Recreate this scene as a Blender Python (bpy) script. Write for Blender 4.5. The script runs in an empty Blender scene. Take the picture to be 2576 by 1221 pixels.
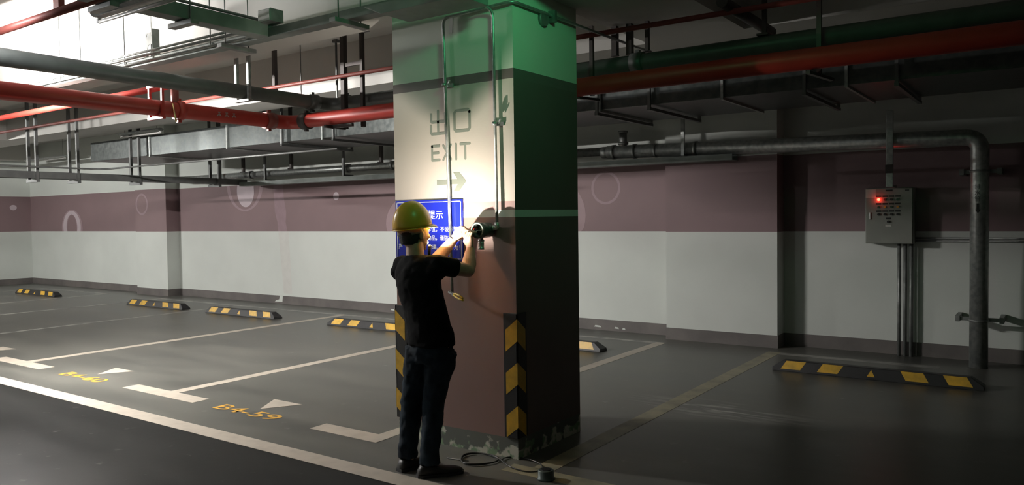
import bpy, bmesh, math, random
from mathutils import Vector, Matrix, Euler
random.seed(7)
SC = bpy.context.scene
COL = SC.collection
PI = math.pi

# ------------------------------------------------------------------ camera
FPX = 1955.6; YAW = .61197; PITCH = .033741; ROLL = -.013551
cam_d = bpy.data.cameras.new('camera'); cam = bpy.data.objects.new('camera', cam_d); COL.objects.link(cam)
cam_d.sensor_fit = 'HORIZONTAL'; cam_d.sensor_width = 36.0; cam_d.lens = 36.0 * FPX / 2576.0
cam_d.clip_start = .05; cam_d.clip_end = 200
_f = Vector((-math.sin(YAW)*math.cos(PITCH), math.cos(YAW)*math.cos(PITCH), -math.sin(PITCH)))
_r = Vector((math.cos(YAW), math.sin(YAW), 0)); _u = _r.cross(_f)
_r2 = _r*math.cos(ROLL) + _u*math.sin(ROLL); _u2 = -_r*math.sin(ROLL) + _u*math.cos(ROLL)
M = Matrix((_r2, _u2, -_f)).transposed().to_4x4(); M.translation = (0, 0, 1.6)
cam.matrix_world = M
SC.camera = cam
# ------------------------------------------------------------------ world, exposure
SC.view_settings.view_transform = 'Standard'; SC.view_settings.look = 'None'
SC.view_settings.gamma = 1; SC.view_settings.exposure = 0; SC.view_settings.use_curve_mapping = False
W = bpy.data.worlds.new('world'); SC.world = W; W.use_nodes = True
W.node_tree.nodes['Background'].inputs[0].default_value = (.55, .62, .60, 1)
W.node_tree.nodes['Background'].inputs[1].default_value = .006

# ------------------------------------------------------------------ lights
def lamp(name, typ, loc, power, color, size=.1, size_y=None, target=None, shape=None, spot=None):
    d = bpy.data.lights.new(name, typ); d.energy = power; d.color = color
    if typ == 'AREA':
        d.shape = shape or ('RECTANGLE' if size_y else 'DISK'); d.size = size
        if size_y: d.size_y = size_y
    elif typ in ('POINT', 'SPOT'):
        d.shadow_soft_size = size
    o = bpy.data.objects.new(name, d); COL.objects.link(o); o.location = loc
    if target is not None:
        o.rotation_euler = (Vector(target) - Vector(loc)).to_track_quat('-Z', 'Y').to_euler()
    return o
E_TUBE = 3400; E_FAR = 3500; P_GREEN = 3.4; P_TORCH = 5.0   # the lit tubes' own light is in batten() below
# dim fill light added over the aisle, not a fixture of the hall
lamp('aisle_fill', 'AREA', (-9.5, -3.0, 3.4), 3, (1, .96, .92), 1.2, .3, (-8.5, 3, 0))
# green escape sign hanging in the aisle
lamp('escape_sign_glow', 'AREA', (-1.25, 2.95, 3.32), P_GREEN, (.13, 1, .40), .36, .16, (-3.0, 3.95, 3.0)).data.spread = math.radians(85)
lamp('escape_sign_back_glow', 'AREA', (-1.25, 3.0, 3.32), .6, (.15, 1, .36), .36, .16, (-.83, 7.2, 2.75)).data.spread = math.radians(70)
# torch at the worker's chin, shining up on his hands
lamp('torch_glow', 'AREA', (-3.300, 3.785, 1.425), P_TORCH*3.2, (1, .92, .80), .012, None, (-3.30, 3.85, 1.80))

# ------------------------------------------------------------------ materials
MATS = {}
def nn(nt, t, **kw):
    n = nt.nodes.new(t)
    for k, v in kw.items(): setattr(n, k, v)
    return n
def mat(name, color, rough=.6, metal=0, var=.0, scale=8, bump=0, bscale=60, spec=.5, color2=None, thr=None, emit=None, es=0, rvar=0):
    if name in MATS: return MATS[name]
    m = bpy.data.materials.new(name); m.use_nodes = True; nt = m.node_tree; b = nt.nodes['Principled BSDF']
    b.inputs['Roughness'].default_value = rough; b.inputs['Metallic'].default_value = metal
    b.inputs['Specular IOR Level'].default_value = spec
    tc = nn(nt, 'ShaderNodeTexCoord')
    c2 = color2 or tuple(max(0, c*(1-var)) for c in color)
    nz = nn(nt, 'ShaderNodeTexNoise'); nz.inputs['Scale'].default_value = scale; nz.inputs['Detail'].default_value = 5
    nt.links.new(tc.outputs['Object'], nz.inputs['Vector'])
    cr = nn(nt, 'ShaderNodeValToRGB')
    lo, hi = thr or (.35, .65)
    cr.color_ramp.elements[0].position = lo; cr.color_ramp.elements[1].position = hi
    cr.color_ramp.elements[0].color = (*c2, 1); cr.color_ramp.elements[1].color = (*color, 1)
    nt.links.new(nz.outputs['Fac'], cr.inputs['Fac']); nt.links.new(cr.outputs['Color'], b.inputs['Base Color'])
    if rvar:
        mr = nn(nt, 'ShaderNodeMapRange'); mr.inputs['To Min'].default_value = rough-rvar; mr.inputs['To Max'].default_value = rough+rvar
        nt.links.new(nz.outputs['Fac'], mr.inputs['Value']); nt.links.new(mr.outputs['Result'], b.inputs['Roughness'])
    if bump:
        n2 = nn(nt, 'ShaderNodeTexNoise'); n2.inputs['Scale'].default_value = bscale; n2.inputs['Detail'].default_value = 4
        nt.links.new(tc.outputs['Object'], n2.inputs['Vector'])
        bp = nn(nt, 'ShaderNodeBump'); bp.inputs['Strength'].default_value = bump; bp.inputs['Distance'].default_value = .01
        nt.links.new(n2.outputs['Fac'], bp.inputs['Height']); nt.links.new(bp.outputs['Normal'], b.inputs['Normal'])
    if emit:
        b.inputs['Emission Color'].default_value = (*emit, 1); b.inputs['Emission Strength'].default_value = es
    MATS[name] = m
    return m
def hexc(r, g, b):
    f = lambda c: (c/255/12.92) if c <= 10 else ((c/255+.055)/1.055)**2.4
    return (f(r), f(g), f(b))

white_paint = mat('white_paint', (.62, .65, .61), .75, var=.06, scale=1.3, bump=.08, bscale=40)
ceil_paint = mat('ceiling_paint', (.56, .55, .52), .85, var=.1, scale=.8, bump=.1, bscale=30)
purple_paint = mat('mauve_paint', (.235, .160, .165), .7, var=.1, scale=1.0, bump=.06)
pale_pink = mat('pale_pink_paint', (.50, .42, .45), .7, var=.05)
mid_pink = mat('dusty_pink_paint', (.33, .235, .25), .7, var=.05)
patch_mauve = mat('patched_mauve_paint', (.29, .20, .22), .7, var=.1)
patch_white = mat('patched_white_paint', (.60, .60, .565), .7, var=.05)
skirt_paint = mat('grey_skirting_paint', (.155, .14, .13), .6, color2=(.11, .10, .095), scale=3, bump=.1)
line_paint = mat('cream_line_paint', (.50, .445, .37), .5, color2=(.38, .34, .285), scale=7, thr=(.2, .55))
line_worn = mat('thin_worn_line_paint', (.36, .35, .32), .5, color2=(.15, .15, .145), scale=6, thr=(.32, .6))
line_yel = mat('dull_yellow_line_paint', (.36, .33, .22), .5, color2=(.22, .21, .15), scale=5, thr=(.3, .6))
num_paint = mat('orange_number_paint', (.75, .42, .07), .5, var=.25, scale=20)
galv = mat('galvanised_steel', (.46, .48, .46), .40, .65, color2=(.30, .32, .31), scale=22, bump=.12, bscale=35, rvar=.08)
galv_dull = mat('dull_galvanised_steel', (.30, .31, .30), .5, .6, var=.3, scale=12)
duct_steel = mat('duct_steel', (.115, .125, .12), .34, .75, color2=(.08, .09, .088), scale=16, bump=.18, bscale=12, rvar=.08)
tray_mat = mat('grey_green_tray_paint', (.22, .25, .23), .5, .2, var=.25, scale=6)
steel_dark = mat('dark_hanger_steel', (.075, .065, .06), .55, .3, var=.2)
steel_grey = mat('grey_hanger_steel', (.16, .165, .16), .5, .4, var=.2)
red_paint = mat('red_pipe_paint', (.45, .042, .03), .42, var=.15, scale=5)
red_dull = mat('dull_red_pipe_paint', (.28, .07, .055), .5, var=.2, scale=9)
green_pipe = mat('dark_green_grey_pipe', (.10, .108, .10), .42, var=.2, scale=8)
rubber = mat('black_rubber', (.022, .022, .023), .5, var=.2, bump=.15, bscale=120)
yellow_refl = mat('yellow_reflective', (.72, .42, .04), .42, color2=(.50, .31, .04), scale=14)
brass = mat('brass_handle', (.75, .55, .25), .35, .9, var=.1)
grey_plastic = mat('grey_box_paint', (.27, .285, .25), .5, var=.08)
black_plastic = mat('black_plastic', (.02, .02, .02), .4)
cream_plastic = mat('cream_sticker', (.55, .55, .50), .5)
tube_off = mat('unlit_tube_glass', (.75, .74, .72), .25)
tube_on = mat('lit_tube', (1, 1, 1), .4, emit=(1, .965, .93), es=E_TUBE); fill_far = mat('far_fill_tube', (1, 1, 1), .4, emit=(1, .98, .95), es=E_FAR); fill_short = mat('short_fill_tube', (1, 1, 1), .4, emit=(.95, .97, 1), es=260)  # the far and short tubes glow as added, unseen fill
lamp_body = mat('white_lamp_body', (.65, .65, .63), .45, var=.05)

# floor: two tones either side of the aisle line, dust and tyre smears, glossy epoxy
def floor_mat():
    m = bpy.data.materials.new('epoxy_floor'); m.use_nodes = True; nt = m.node_tree; b = nt.nodes['Principled BSDF']
    L = nt.links.new
    tc = nn(nt, 'ShaderNodeTexCoord'); sx = nn(nt, 'ShaderNodeSeparateXYZ'); L(tc.outputs['Object'], sx.inputs[0])
    mp = nn(nt, 'ShaderNodeMapping'); mp.inputs['Scale'].default_value = (.35, 1.4, 1); L(tc.outputs['Object'], mp.inputs['Vector'])
    n1 = nn(nt, 'ShaderNodeTexNoise'); n1.inputs['Scale'].default_value = 1.5; n1.inputs['Detail'].default_value = 6; L(mp.outputs[0], n1.inputs['Vector'])
    n2 = nn(nt, 'ShaderNodeTexNoise'); n2.inputs['Scale'].default_value = 9; n2.inputs['Detail'].default_value = 6; L(tc.outputs['Object'], n2.inputs['Vector'])
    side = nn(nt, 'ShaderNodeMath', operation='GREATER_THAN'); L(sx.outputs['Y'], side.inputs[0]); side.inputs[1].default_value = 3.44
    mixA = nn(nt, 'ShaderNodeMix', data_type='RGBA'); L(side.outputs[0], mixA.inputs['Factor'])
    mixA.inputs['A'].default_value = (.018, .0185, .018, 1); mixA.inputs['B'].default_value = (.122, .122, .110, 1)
    cr = nn(nt, 'ShaderNodeValToRGB'); cr.color_ramp.elements[0].position = .3; cr.color_ramp.elements[1].position = .7
    cr.color_ramp.elements[0].color = (.68, .68, .68, 1); cr.color_ramp.elements[1].color = (1.25, 1.23, 1.2, 1); L(n1.outputs['Fac'], cr.inputs['Fac'])
    mul = nn(nt, 'ShaderNodeMix', data_type='RGBA', blend_type='MULTIPLY'); mul.inputs['Factor'].default_value = 1
    L(mixA.outputs['Result'], mul.inputs['A']); L(cr.outputs['Color'], mul.inputs['B'])
    # worn pale scuffs: streaky noise near one spot by the right-hand stall line
    vs = nn(nt, 'ShaderNodeVectorMath', operation='SUBTRACT'); L(tc.outputs['Object'], vs.inputs[0]); vs.inputs[1].default_value = (-2.25, 6.1, 0)
    vm = nn(nt, 'ShaderNodeVectorMath', operation='MULTIPLY'); L(vs.outputs[0], vm.inputs[0]); vm.inputs[1].default_value = (1.1, 3.0, 1)
    ln = nn(nt, 'ShaderNodeVectorMath', operation='LENGTH'); L(vm.outputs[0], ln.inputs[0])
    mr = nn(nt, 'ShaderNodeMapRange'); L(ln.outputs['Value'], mr.inputs['Value']); mr.inputs['From Min'].default_value = .1; mr.inputs['From Max'].default_value = 1.0
    mr.inputs['To Min'].default_value = 1.0; mr.inputs['To Max'].default_value = 0
    mp2 = nn(nt, 'ShaderNodeMapping'); mp2.inputs['Scale'].default_value = (1.5, 9, 1); mp2.inputs['Rotation'].default_value = (0, 0, .12); L(tc.outputs['Object'], mp2.inputs['Vector'])
    n3 = nn(nt, 'ShaderNodeTexNoise'); n3.inputs['Scale'].default_value = 1.7; n3.inputs['Detail'].default_value = 7; L(mp2.outputs[0], n3.inputs['Vector'])
    s3 = nn(nt, 'ShaderNodeMapRange'); L(n3.outputs['Fac'], s3.inputs['Value']); s3.inputs['From Min'].default_value = .47; s3.inputs['From Max'].default_value = .62
    mm = nn(nt, 'ShaderNodeMath', operation='MULTIPLY'); L(mr.outputs[0], mm.inputs[0]); L(s3.outputs[0], mm.inputs[1])
    # a few faint scuffs elsewhere in the aisle
    s4 = nn(nt, 'ShaderNodeMapRange'); L(n2.outputs['Fac'], s4.inputs['Value']); s4.inputs['From Min'].default_value = .66; s4.inputs['From Max'].default_value = .8; s4.inputs['To Max'].default_value = .3
    mx = nn(nt, 'ShaderNodeMath', operation='MAXIMUM'); L(mm.outputs[0], mx.inputs[0]); L(s4.outputs[0], mx.inputs[1])
    m2 = nn(nt, 'ShaderNodeMix', data_type='RGBA'); L(mx.outputs[0], m2.inputs['Factor']); L(mul.outputs['Result'], m2.inputs['A']); m2.inputs['B'].default_value = (.42, .40, .37, 1)
    L(m2.outputs['Result'], b.inputs['Base Color'])
    rr = nn(nt, 'ShaderNodeMapRange'); L(n1.outputs['Fac'], rr.inputs['Value']); rr.inputs['To Min'].default_value = .27; rr.inputs['To Max'].default_value = .47; b.inputs['Specular IOR Level'].default_value = .38
    L(rr.outputs[0], b.inputs['Roughness'])
    sp = nn(nt, 'ShaderNodeMapRange'); L(side.outputs[0], sp.inputs['Value']); sp.inputs['To Min'].default_value = .14; sp.inputs['To Max'].default_value = .38; L(sp.outputs[0], b.inputs['Specular IOR Level'])
    bp = nn(nt, 'ShaderNodeBump'); bp.inputs['Strength'].default_value = .05; bp.inputs['Distance'].default_value = .01; L(n2.outputs['Fac'], bp.inputs['Height']); L(bp.outputs[0], b.inputs['Normal'])
    return m
floor_m = floor_mat()
# column skirting: grey-green paint, flaked off in white and green patches near the floor
def flake_mat():
    m = bpy.data.materials.new('flaking_skirting_paint'); m.use_nodes = True; nt = m.node_tree; b = nt.nodes['Principled BSDF']; L = nt.links.new
    tc = nn(nt, 'ShaderNodeTexCoord'); sx = nn(nt, 'ShaderNodeSeparateXYZ'); L(tc.outputs['Object'], sx.inputs[0])
    n = nn(nt, 'ShaderNodeTexNoise'); n.inputs['Scale'].default_value = 9; n.inputs['Detail'].default_value = 7; L(tc.outputs['Object'], n.inputs['Vector'])
    z = nn(nt, 'ShaderNodeMath', operation='MULTIPLY_ADD'); L(sx.outputs['Z'], z.inputs[0]); z.inputs[1].default_value = -1.6; L(n.outputs['Fac'], z.inputs[2])
    mr = nn(nt, 'ShaderNodeMapRange'); L(z.outputs[0], mr.inputs['Value']); mr.inputs['From Min'].default_value = .40; mr.inputs['From Max'].default_value = .44
    mx = nn(nt, 'ShaderNodeMix', data_type='RGBA'); L(mr.outputs[0], mx.inputs['Factor']); mx.inputs['A'].default_value = (.13, .14, .12, 1)
    n2 = nn(nt, 'ShaderNodeTexNoise'); n2.inputs['Scale'].default_value = 14; L(tc.outputs['Object'], n2.inputs['Vector'])
    cr = nn(nt, 'ShaderNodeValToRGB'); cr.color_ramp.elements[0].color = (.22, .33, .20, 1); cr.color_ramp.elements[1].color = (.6, .6, .5, 1)
    cr.color_ramp.elements[0].position = .45; cr.color_ramp.elements[1].position = .52
    L(n2.outputs['Fac'], cr.inputs['Fac']); L(cr.outputs[0], mx.inputs['B']); L(mx.outputs['Result'], b.inputs['Base Color']); b.inputs['Roughness'].default_value = .7
    return m
flake = flake_mat()

# ------------------------------------------------------------------ mesh helpers
class MB:
    def __init__(s): s.v = []; s.f = []; s.m = []; s.sm = []
    def add(s, vs, fs, mi=0, smooth=False):
        o = len(s.v); s.v += [tuple(v) for v in vs]
        for f in fs: s.f.append([i+o for i in f]); s.m.append(mi); s.sm.append(smooth)
        return s
    def box(s, x0, x1, y0, y1, z0, z1, mi=0):
        vs = [(x, y, z) for z in (z0, z1) for y in (y0, y1) for x in (x0, x1)]
        return s.add(vs, [(0, 2, 3, 1), (4, 5, 7, 6), (0, 1, 5, 4), (2, 6, 7, 3), (0, 4, 6, 2), (1, 3, 7, 5)], mi)
    def quad(s, a, b, c, d, mi=0): return s.add([a, b, c, d], [(0, 1, 2, 3)], mi)
    def tube(s, pts, r, seg=14, mi=0, caps=True, rs=None):
        pts = [Vector(p) for p in pts]; n = len(pts); rings = []
        t0 = (pts[1]-pts[0]).normalized()
        up = Vector((0, 0, 1)) if abs(t0.z) < .9 else Vector((1, 0, 0))
        nrm = (up - t0*up.dot(t0)).normalized()
        vs = []
        for i, p in enumerate(pts):
            if i == 0: t = t0
            elif i == n-1: t = (pts[-1]-pts[-2]).normalized()
            else: t = ((pts[i+1]-p).normalized() + (p-pts[i-1]).normalized()).normalized()
            nrm = (nrm - t*nrm.dot(t)).normalized(); bi = t.cross(nrm)
            rr = rs[i] if rs else r
            for k in range(seg):
                a = 2*PI*k/seg; vs.append(p + (nrm*math.cos(a) + bi*math.sin(a))*rr)
        fs = []
        for i in range(n-1):
            for k in range(seg):
                k2 = (k+1) % seg; fs.append((i*seg+k, i*seg+k2, (i+1)*seg+k2, (i+1)*seg+k))
        s.add(vs, fs, mi, True)
        if caps:
            o = len(s.v)-len(vs)
            s.f.append([o+k for k in range(seg)][::-1]); s.m.append(mi); s.sm.append(False)
            s.f.append([o+(n-1)*seg+k for k in range(seg)]); s.m.append(mi); s.sm.append(False)
        return s
    def bar(s, a, b, w, h, mi=0, up=(0, 0, 1)):
        a = Vector(a); b = Vector(b); t = (b-a).normalized(); up = Vector(up)
        if abs(t.dot(up)) > .95: up = Vector((0, 1, 0))
        sd = t.cross(up).normalized(); u = sd.cross(t)
        vs = [p + sd*i*w/2 + u*j*h/2 for p in (a, b) for j in (-1, 1) for i in (-1, 1)]
        return s.add(vs, [(0, 2, 3, 1), (4, 5, 7, 6), (0, 1, 5, 4), (2, 6, 7, 3), (0, 4, 6, 2), (1, 3, 7, 5)], mi)
    def prism(s, poly, y0, y1, axis='y', mi=0):
        n = len(poly)
        def P(p, d): return {'y': (p[0], d, p[1]), 'x': (d, p[0], p[1]), 'z': (p[0], p[1], d)}[axis]
        vs = [P(p, y0) for p in poly] + [P(p, y1) for p in poly]
        fs = [tuple(range(n))[::-1], tuple(range(n, 2*n))] + [(i, (i+1) % n, n+(i+1) % n, n+i) for i in range(n)]
        return s.add(vs, fs, mi)
    def ell(s, c, r, seg=20, rings=12, mi=0, z0=-1.0, rot=None):
        vs = []; fs = []
        for j in range(rings+1):
            ph = math.asin(max(-1, z0)) + (PI/2-math.asin(max(-1, z0)))*j/rings
            for k in range(seg):
                a = 2*PI*k/seg; v = Vector((r[0]*math.cos(ph)*math.cos(a), r[1]*math.cos(ph)*math.sin(a), r[2]*math.sin(ph)))
                if rot: v = rot @ v
                vs.append(Vector(c)+v)
        for j in range(rings):
            for k in range(seg):
                k2 = (k+1) % seg; fs.append((j*seg+k, j*seg+k2, (j+1)*seg+k2, (j+1)*seg+k))
        return s.add(vs, fs, mi, True)
    def build(s, name, mats, parent=None, bevel=0, origin=None):
        me = bpy.data.meshes.new(name)
        me.from_pydata(s.v, [], s.f)
        if not isinstance(mats, (list, tuple)): mats = [mats]
        for m in mats: me.materials.append(m)
        for p, mi, sm in zip(me.polygons, s.m, s.sm): p.material_index = mi; p.use_smooth = sm
        bm = bmesh.new(); bm.from_mesh(me); bmesh.ops.recalc_face_normals(bm, faces=bm.faces); bm.to_mesh(me); bm.free()
        o = bpy.data.objects.new(name, me); COL.objects.link(o)
        if origin is not None:
            me.transform(Matrix.Translation(-Vector(origin))); o.location = origin
        if parent is not None:
            o.parent = parent; o.location = Vector(origin or (0, 0, 0)) - parent_world(parent)
        if bevel:
            b = o.modifiers.new('bevel', 'BEVEL'); b.width = bevel; b.segments = 2; b.limit_method = 'ANGLE'
        return o
def parent_world(p):
    v = Vector(p.location)
    while p.parent: p = p.parent; v += p.location
    return v
def tag(o, label=None, cat=None, group=None, kind=None):
    if label: o['label'] = label
    if cat: o['category'] = cat
    if group: o['group'] = group
    if kind: o['kind'] = kind
    return o
def thing(name, loc, label, cat, group=None, kind=None):
    o = bpy.data.objects.new(name, None); COL.objects.link(o); o.location = loc; o.empty_display_size = .05
    return tag(o, label, cat, group, kind)
def bend(pts, r=.05, n=6):
    """polyline with its inner corners rounded"""
    pts = [Vector(p) for p in pts]; out = [pts[0]]
    for i in range(1, len(pts)-1):
        a, b, c = pts[i-1], pts[i], pts[i+1]
        d1 = (a-b); d2 = (c-b); rr = min(r, d1.length*.45, d2.length*.45)
        p1 = b+d1.normalized()*rr; p2 = b+d2.normalized()*rr
        for k in range(n+1):
            t = k/n; out.append(p1*(1-t)**2 + b*2*t*(1-t) + p2*t*t)
    out.append(pts[-1]); return out
def stroke(mb, pts, w, y, th, cap=True, mi=0):
    """rounded flat stroke in the x-z plane, standing th proud of y (towards -y)"""
    for (a, b) in zip(pts[:-1], pts[1:]):
        mb.k = getattr(mb, 'k', 0)+1; th += .00006*(1 if mb.k % 2 else -1)*(mb.k % 7)/3+.00004
        a = Vector(a); b = Vector(b); t = (b-a).normalized(); ang = math.atan2(t.y, t.x); poly = []
        for k in range(9): q = ang+PI/2+PI*k/8; poly.append((a.x+math.cos(q)*w/2, a.y+math.sin(q)*w/2))
        for k in range(9): q = ang-PI/2+PI*k/8; poly.append((b.x+math.cos(q)*w/2, b.y+math.sin(q)*w/2))
        mb.prism(poly, y-th, y-.0002, 'y', mi)
def text_mesh(body, size, ext=.0, bold=0):
    c = bpy.data.curves.new('txt', 'FONT'); c.body = body; c.size = size; c.extrude = ext; c.offset = bold
    o = bpy.data.objects.new('txt', c); COL.objects.link(o)
    dg = bpy.context.evaluated_depsgraph_get(); dg.update()
    me = bpy.data.meshes.new_from_object(o.evaluated_get(dg)); bpy.data.objects.remove(o)
    return me
def text_obj(name, body, w, h, place, m, parent, ext=.0008, bold=0):
    """place(u,v,n) maps text units (0..w, 0..h) to the world"""
    me = text_mesh(body, 1, 0, bold)
    xs = [v.co.x for v in me.vertices]; ys = [v.co.y for v in me.vertices]
    x0, x1, y0, y1 = min(xs), max(xs), min(ys), max(ys)
    for v in me.vertices:
        v.co = place((v.co.x-x0)/(x1-x0)*w, (v.co.y-y0)/(y1-y0)*h)
    me.materials.clear(); me.materials.append(m)
    me.transform(Matrix.Translation(-parent_world(parent)))
    o = bpy.data.objects.new(name, me); COL.objects.link(o); o.parent = parent
    return o

# ================================================================== SETTING
ZC = 3.63; ZB = 3.10; YW = 9.53; YP = 9.25; XL = -22.2; PB = 1.375; PT = 2.285
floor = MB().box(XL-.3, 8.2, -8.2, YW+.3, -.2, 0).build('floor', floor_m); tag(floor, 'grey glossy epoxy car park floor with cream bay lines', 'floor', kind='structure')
ceiling = MB().box(XL-.3, 8.2, -8.2, YW+.3, ZC, ZC+.2).build('ceiling', ceil_paint); tag(ceiling, 'flat concrete slab ceiling painted white', 'ceiling', kind='structure')

def banded_wall(name, quadf, label, zs=(0, PB, PT, ZC), mats=None):
    pass
mats3 = [white_paint, purple_paint]
def wall_box(name, x0, x1, y0, y1, label, cat='wall'):
    b = MB()
    b.box(x0, x1, y0, y1, 0, PB, 0); b.box(x0, x1, y0, y1, PB, PT, 1); b.box(x0, x1, y0, y1, PT, ZC, 0)
    return tag(b.build(name, mats3), label, cat, kind='structure')
wall_back = wall_box('wall_back', XL-.3, 8, YW, YW+.25, 'long back wall, white below and above a wide mauve band')
wall_left = wall_box('wall_left', XL-.25, XL, -8, YW, 'far left end wall with mauve band and one pale dot')
wr = tag(MB().box(8, 8.2, -8, YW, 0, ZC).build('wall_right', white_paint), 'white end wall far to the right', 'wall', kind='structure')
wf = tag(MB().box(XL, 8, -8.2, -8, 0, ZC).build('wall_front', white_paint), 'white wall behind the viewer across the aisle', 'wall', kind='structure')
p1 = wall_box('pilaster', -16.6, -15.4, YP, YW+.01, 'banded pilaster at far left bearing a faint pink ring', 'pilaster')
p2 = wall_box('pilaster', -4.09, -2.69, YP, YW+.01, 'banded pilaster to the right of the central column', 'pilaster')
def skirt(name, x0, x1, y, side, label):
    b = MB().box(x0, x1, y-.008, y+.004, 0, .15)
    return tag(b.build(name, skirt_paint), label, 'baseboard', kind='structure')
skirt('baseboard_back', XL, -16.6, YW, 0, 'grey painted skirting along far left of back wall')
skirt('baseboard_back', -15.39, -4.09, YW, 0, 'grey painted skirting along middle of back wall')
skirt('baseboard_back', -2.68, 8, YW, 0, 'grey painted skirting behind the control box pipes')
tag(MB().box(-16.608, -15.392, YP-.008, YW, 0, .15).build('baseboard_pilaster', skirt_paint), 'grey skirting wrapped around the far left pilaster', 'baseboard', kind='structure')
tag(MB().box(-4.098, -2.682, YP-.008, YW, 0, .15).build('baseboard_pilaster', skirt_paint), 'grey skirting wrapped around the pilaster right of column', 'baseboard', kind='structure')
tag(MB().box(XL-.004, XL+.008, -8, YW, 0, .15).build('baseboard_left', skirt_paint), 'grey skirting along the left end wall', 'baseboard', kind='structure')

# painted rings and dots of the mural
def ring(name, cx, cz, rx, rz, w, m, parent, y=YW, wz=None, off=.0015, zlo=PB, zhi=PT, filled=False):
    b = MB(); n = 48; wz = wz if wz is not None else w
    for k in range(n):
        a0 = 2*PI*k/n; a1 = 2*PI*(k+1)/n
        def P(a, s):
            return (cx+(rx-s*w)*math.cos(a), y-off, min(zhi, max(zlo, cz+(rz-s*wz)*math.sin(a))))
        if filled: q = [P(a0, 0), P(a1, 0), (cx, y-off, min(zhi, max(zlo, cz)))]; b.add(q, [(0, 1, 2)])
        else: b.quad(P(a0, 0), P(a1, 0), P(a1, 1), P(a0, 1))
    return b.build(name, m, parent)
ring('painted_ring', -13.1, 2.33, .58, .56, .10, mid_pink, wall_back, wz=.035)
ring('painted_disc', -13.07, 2.17, .27, .32, 0, pale_pink, wall_back, off=.004, filled=True)
ring('painted_dot', -10.49, 2.0, .075, .072, 0, pale_pink, wall_back, filled=True)
ring('painted_ring', -20.02, 1.45, .52, .46, .28, mid_pink, wall_back, wz=.12)
ring('painted_ring', -20.02, 1.48, .44, .40, .17, pale_pink, wall_back, wz=.09, off=.004)
ring('painted_ring', -5.1, 1.975, .225, .228, .035, mid_pink, wall_back)
ring('painted_ring', -8.45, 1.50, .83, .55, .20, mid_pink, wall_back)
ring('painted_ring', -6.4, 1.6, .98, .70, .12, mid_pink, wall_back)
ring('painted_ring', -16.33, 1.97, .24, .235, .045, mid_pink, p1, y=YP)
b = MB(); n = 24
b.add([(XL+.0015, 9.11+.085*math.cos(2*PI*k/n), 2.0+.07*math.sin(2*PI*k/n)) for k in range(n)], [tuple(range(n))]); b.build('painted_dot', pale_pink, wall_left)
b = MB(); e1 = [-12.22, -12.2, -12.19, -12.12, -12.1]; zz = [2.285, 2.0, 1.75, 1.55, PB]; e2 = [-11.93, -11.92, -11.86, -11.88, -11.84]
for k in range(4): b.quad((e1[k], YW-.0012, zz[k]), (e2[k], YW-.0012, zz[k]), (e2[k+1], YW-.0012, zz[k+1]), (e1[k+1], YW-.0012, zz[k+1]))
b.build('paint_patch', patch_mauve, wall_back)
MB().quad((-12.1, YW-.0012, PB), (-11.8, YW-.0012, PB), (-11.74, YW-.0012, .2), (-11.98, YW-.0012, .2)).build('paint_patch', patch_white, wall_back)
b = MB(); b.prism([(-12.24, .03), (-12.02, .035), (-12.0, .15), (-12.09, .15), (-12.11, .08), (-12.2, .06)], YW-.0105, YW-.0085, 'y'); b.build('bare_plaster_chip', white_paint, wall_back)
b = MB()
for x, z, w in ((-5.3, .05, .12), (-4.98, .045, .07), (-4.86, .04, .05), (-9.2, .05, .09)): b.prism([(x, z-.008), (x+w, z-.012), (x+w*.8, z+.01), (x+w*.2, z+.015)], YW-.0105, YW-.0085, 'y')
b.build('bare_plaster_chip', white_paint, wall_back)

# ceiling beams
def beam(x0, x1, y0, y1, label, z=ZB):
    return tag(MB().box(x0, x1, y0, y1, z, ZC+.01).build('ceiling_beam', ceil_paint), label, 'beam', kind='structure')
beam(XL, 8, 4.15, 4.49, 'concrete beam running over the column row')
beam(XL, 8, 6.33, 6.86, 'second concrete beam parallel behind the column row')
beam(-2.95, -2.1, 4.49, 6.33, 'cross beam between column and second beam')
beam(-2.9, -2.2, 6.86, YW, 'cross beam above the duct near the pilaster')
beam(XL, XL+.5, -8, YW, 'edge beam along the left end wall', 3.2)
beam(-16.4, -15.6, 4.49, 6.33, 'cross beam at the far left bay')

# ---- floor markings, children of the floor
def fm(name, x0, x1, y0, y1, m, h=.0015, label=None):
    o = MB().box(x0, x1, y0, y1, 0, h).build(name, m, floor)
    if label: o['label'] = label
    return o
b = MB(); b.prism([(-25, 3.36), (-1.2, 3.36), (-1.2, 3.515), (-22.2, 3.515)], 0, .0018, 'z')
b = MB().box(XL, .6, 3.36, 3.515, 0, .0018); b.build('aisle_line', line_paint, floor)['label'] = 'broad cream line dividing aisle from parking bays'
for x, m in ((-17.25, line_worn), (-15.1, line_worn), (-12.55, line_worn), (-20.2, line_worn)): fm('bay_line', x-.05, x+.05, 4.08, 8.95, m)
for x, m in ((-9.68, line_paint), (-6.74, line_paint), (-4.03, line_paint)): fm('bay_line', x-.065, x+.065, 4.08, 8.95, m)
fm('bay_line', -2.715, -2.57, 4.07, 8.98, line_yel)
for x0, x1 in ((-20.2, -17.25), (-15.1, -4.0)): fm('rear_bay_line', x0, x1, 8.87, 8.96, line_worn, .0013)
fm('rear_bay_line', -2.7, -.97, 8.86, 8.98, line_worn, .0013)
for x0, x1 in ((-18.0, -16.6), (-13.15, -11.95), (-10.28, -9.08), (-7.36, -6.2), (-4.66, -3.96)): fm('bay_end_bar', x0, x1, 3.92, 4.085, line_paint, .002)
fm('bay_end_bar', -2.86, -1.9, 3.92, 4.065, line_yel, .002)
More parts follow.
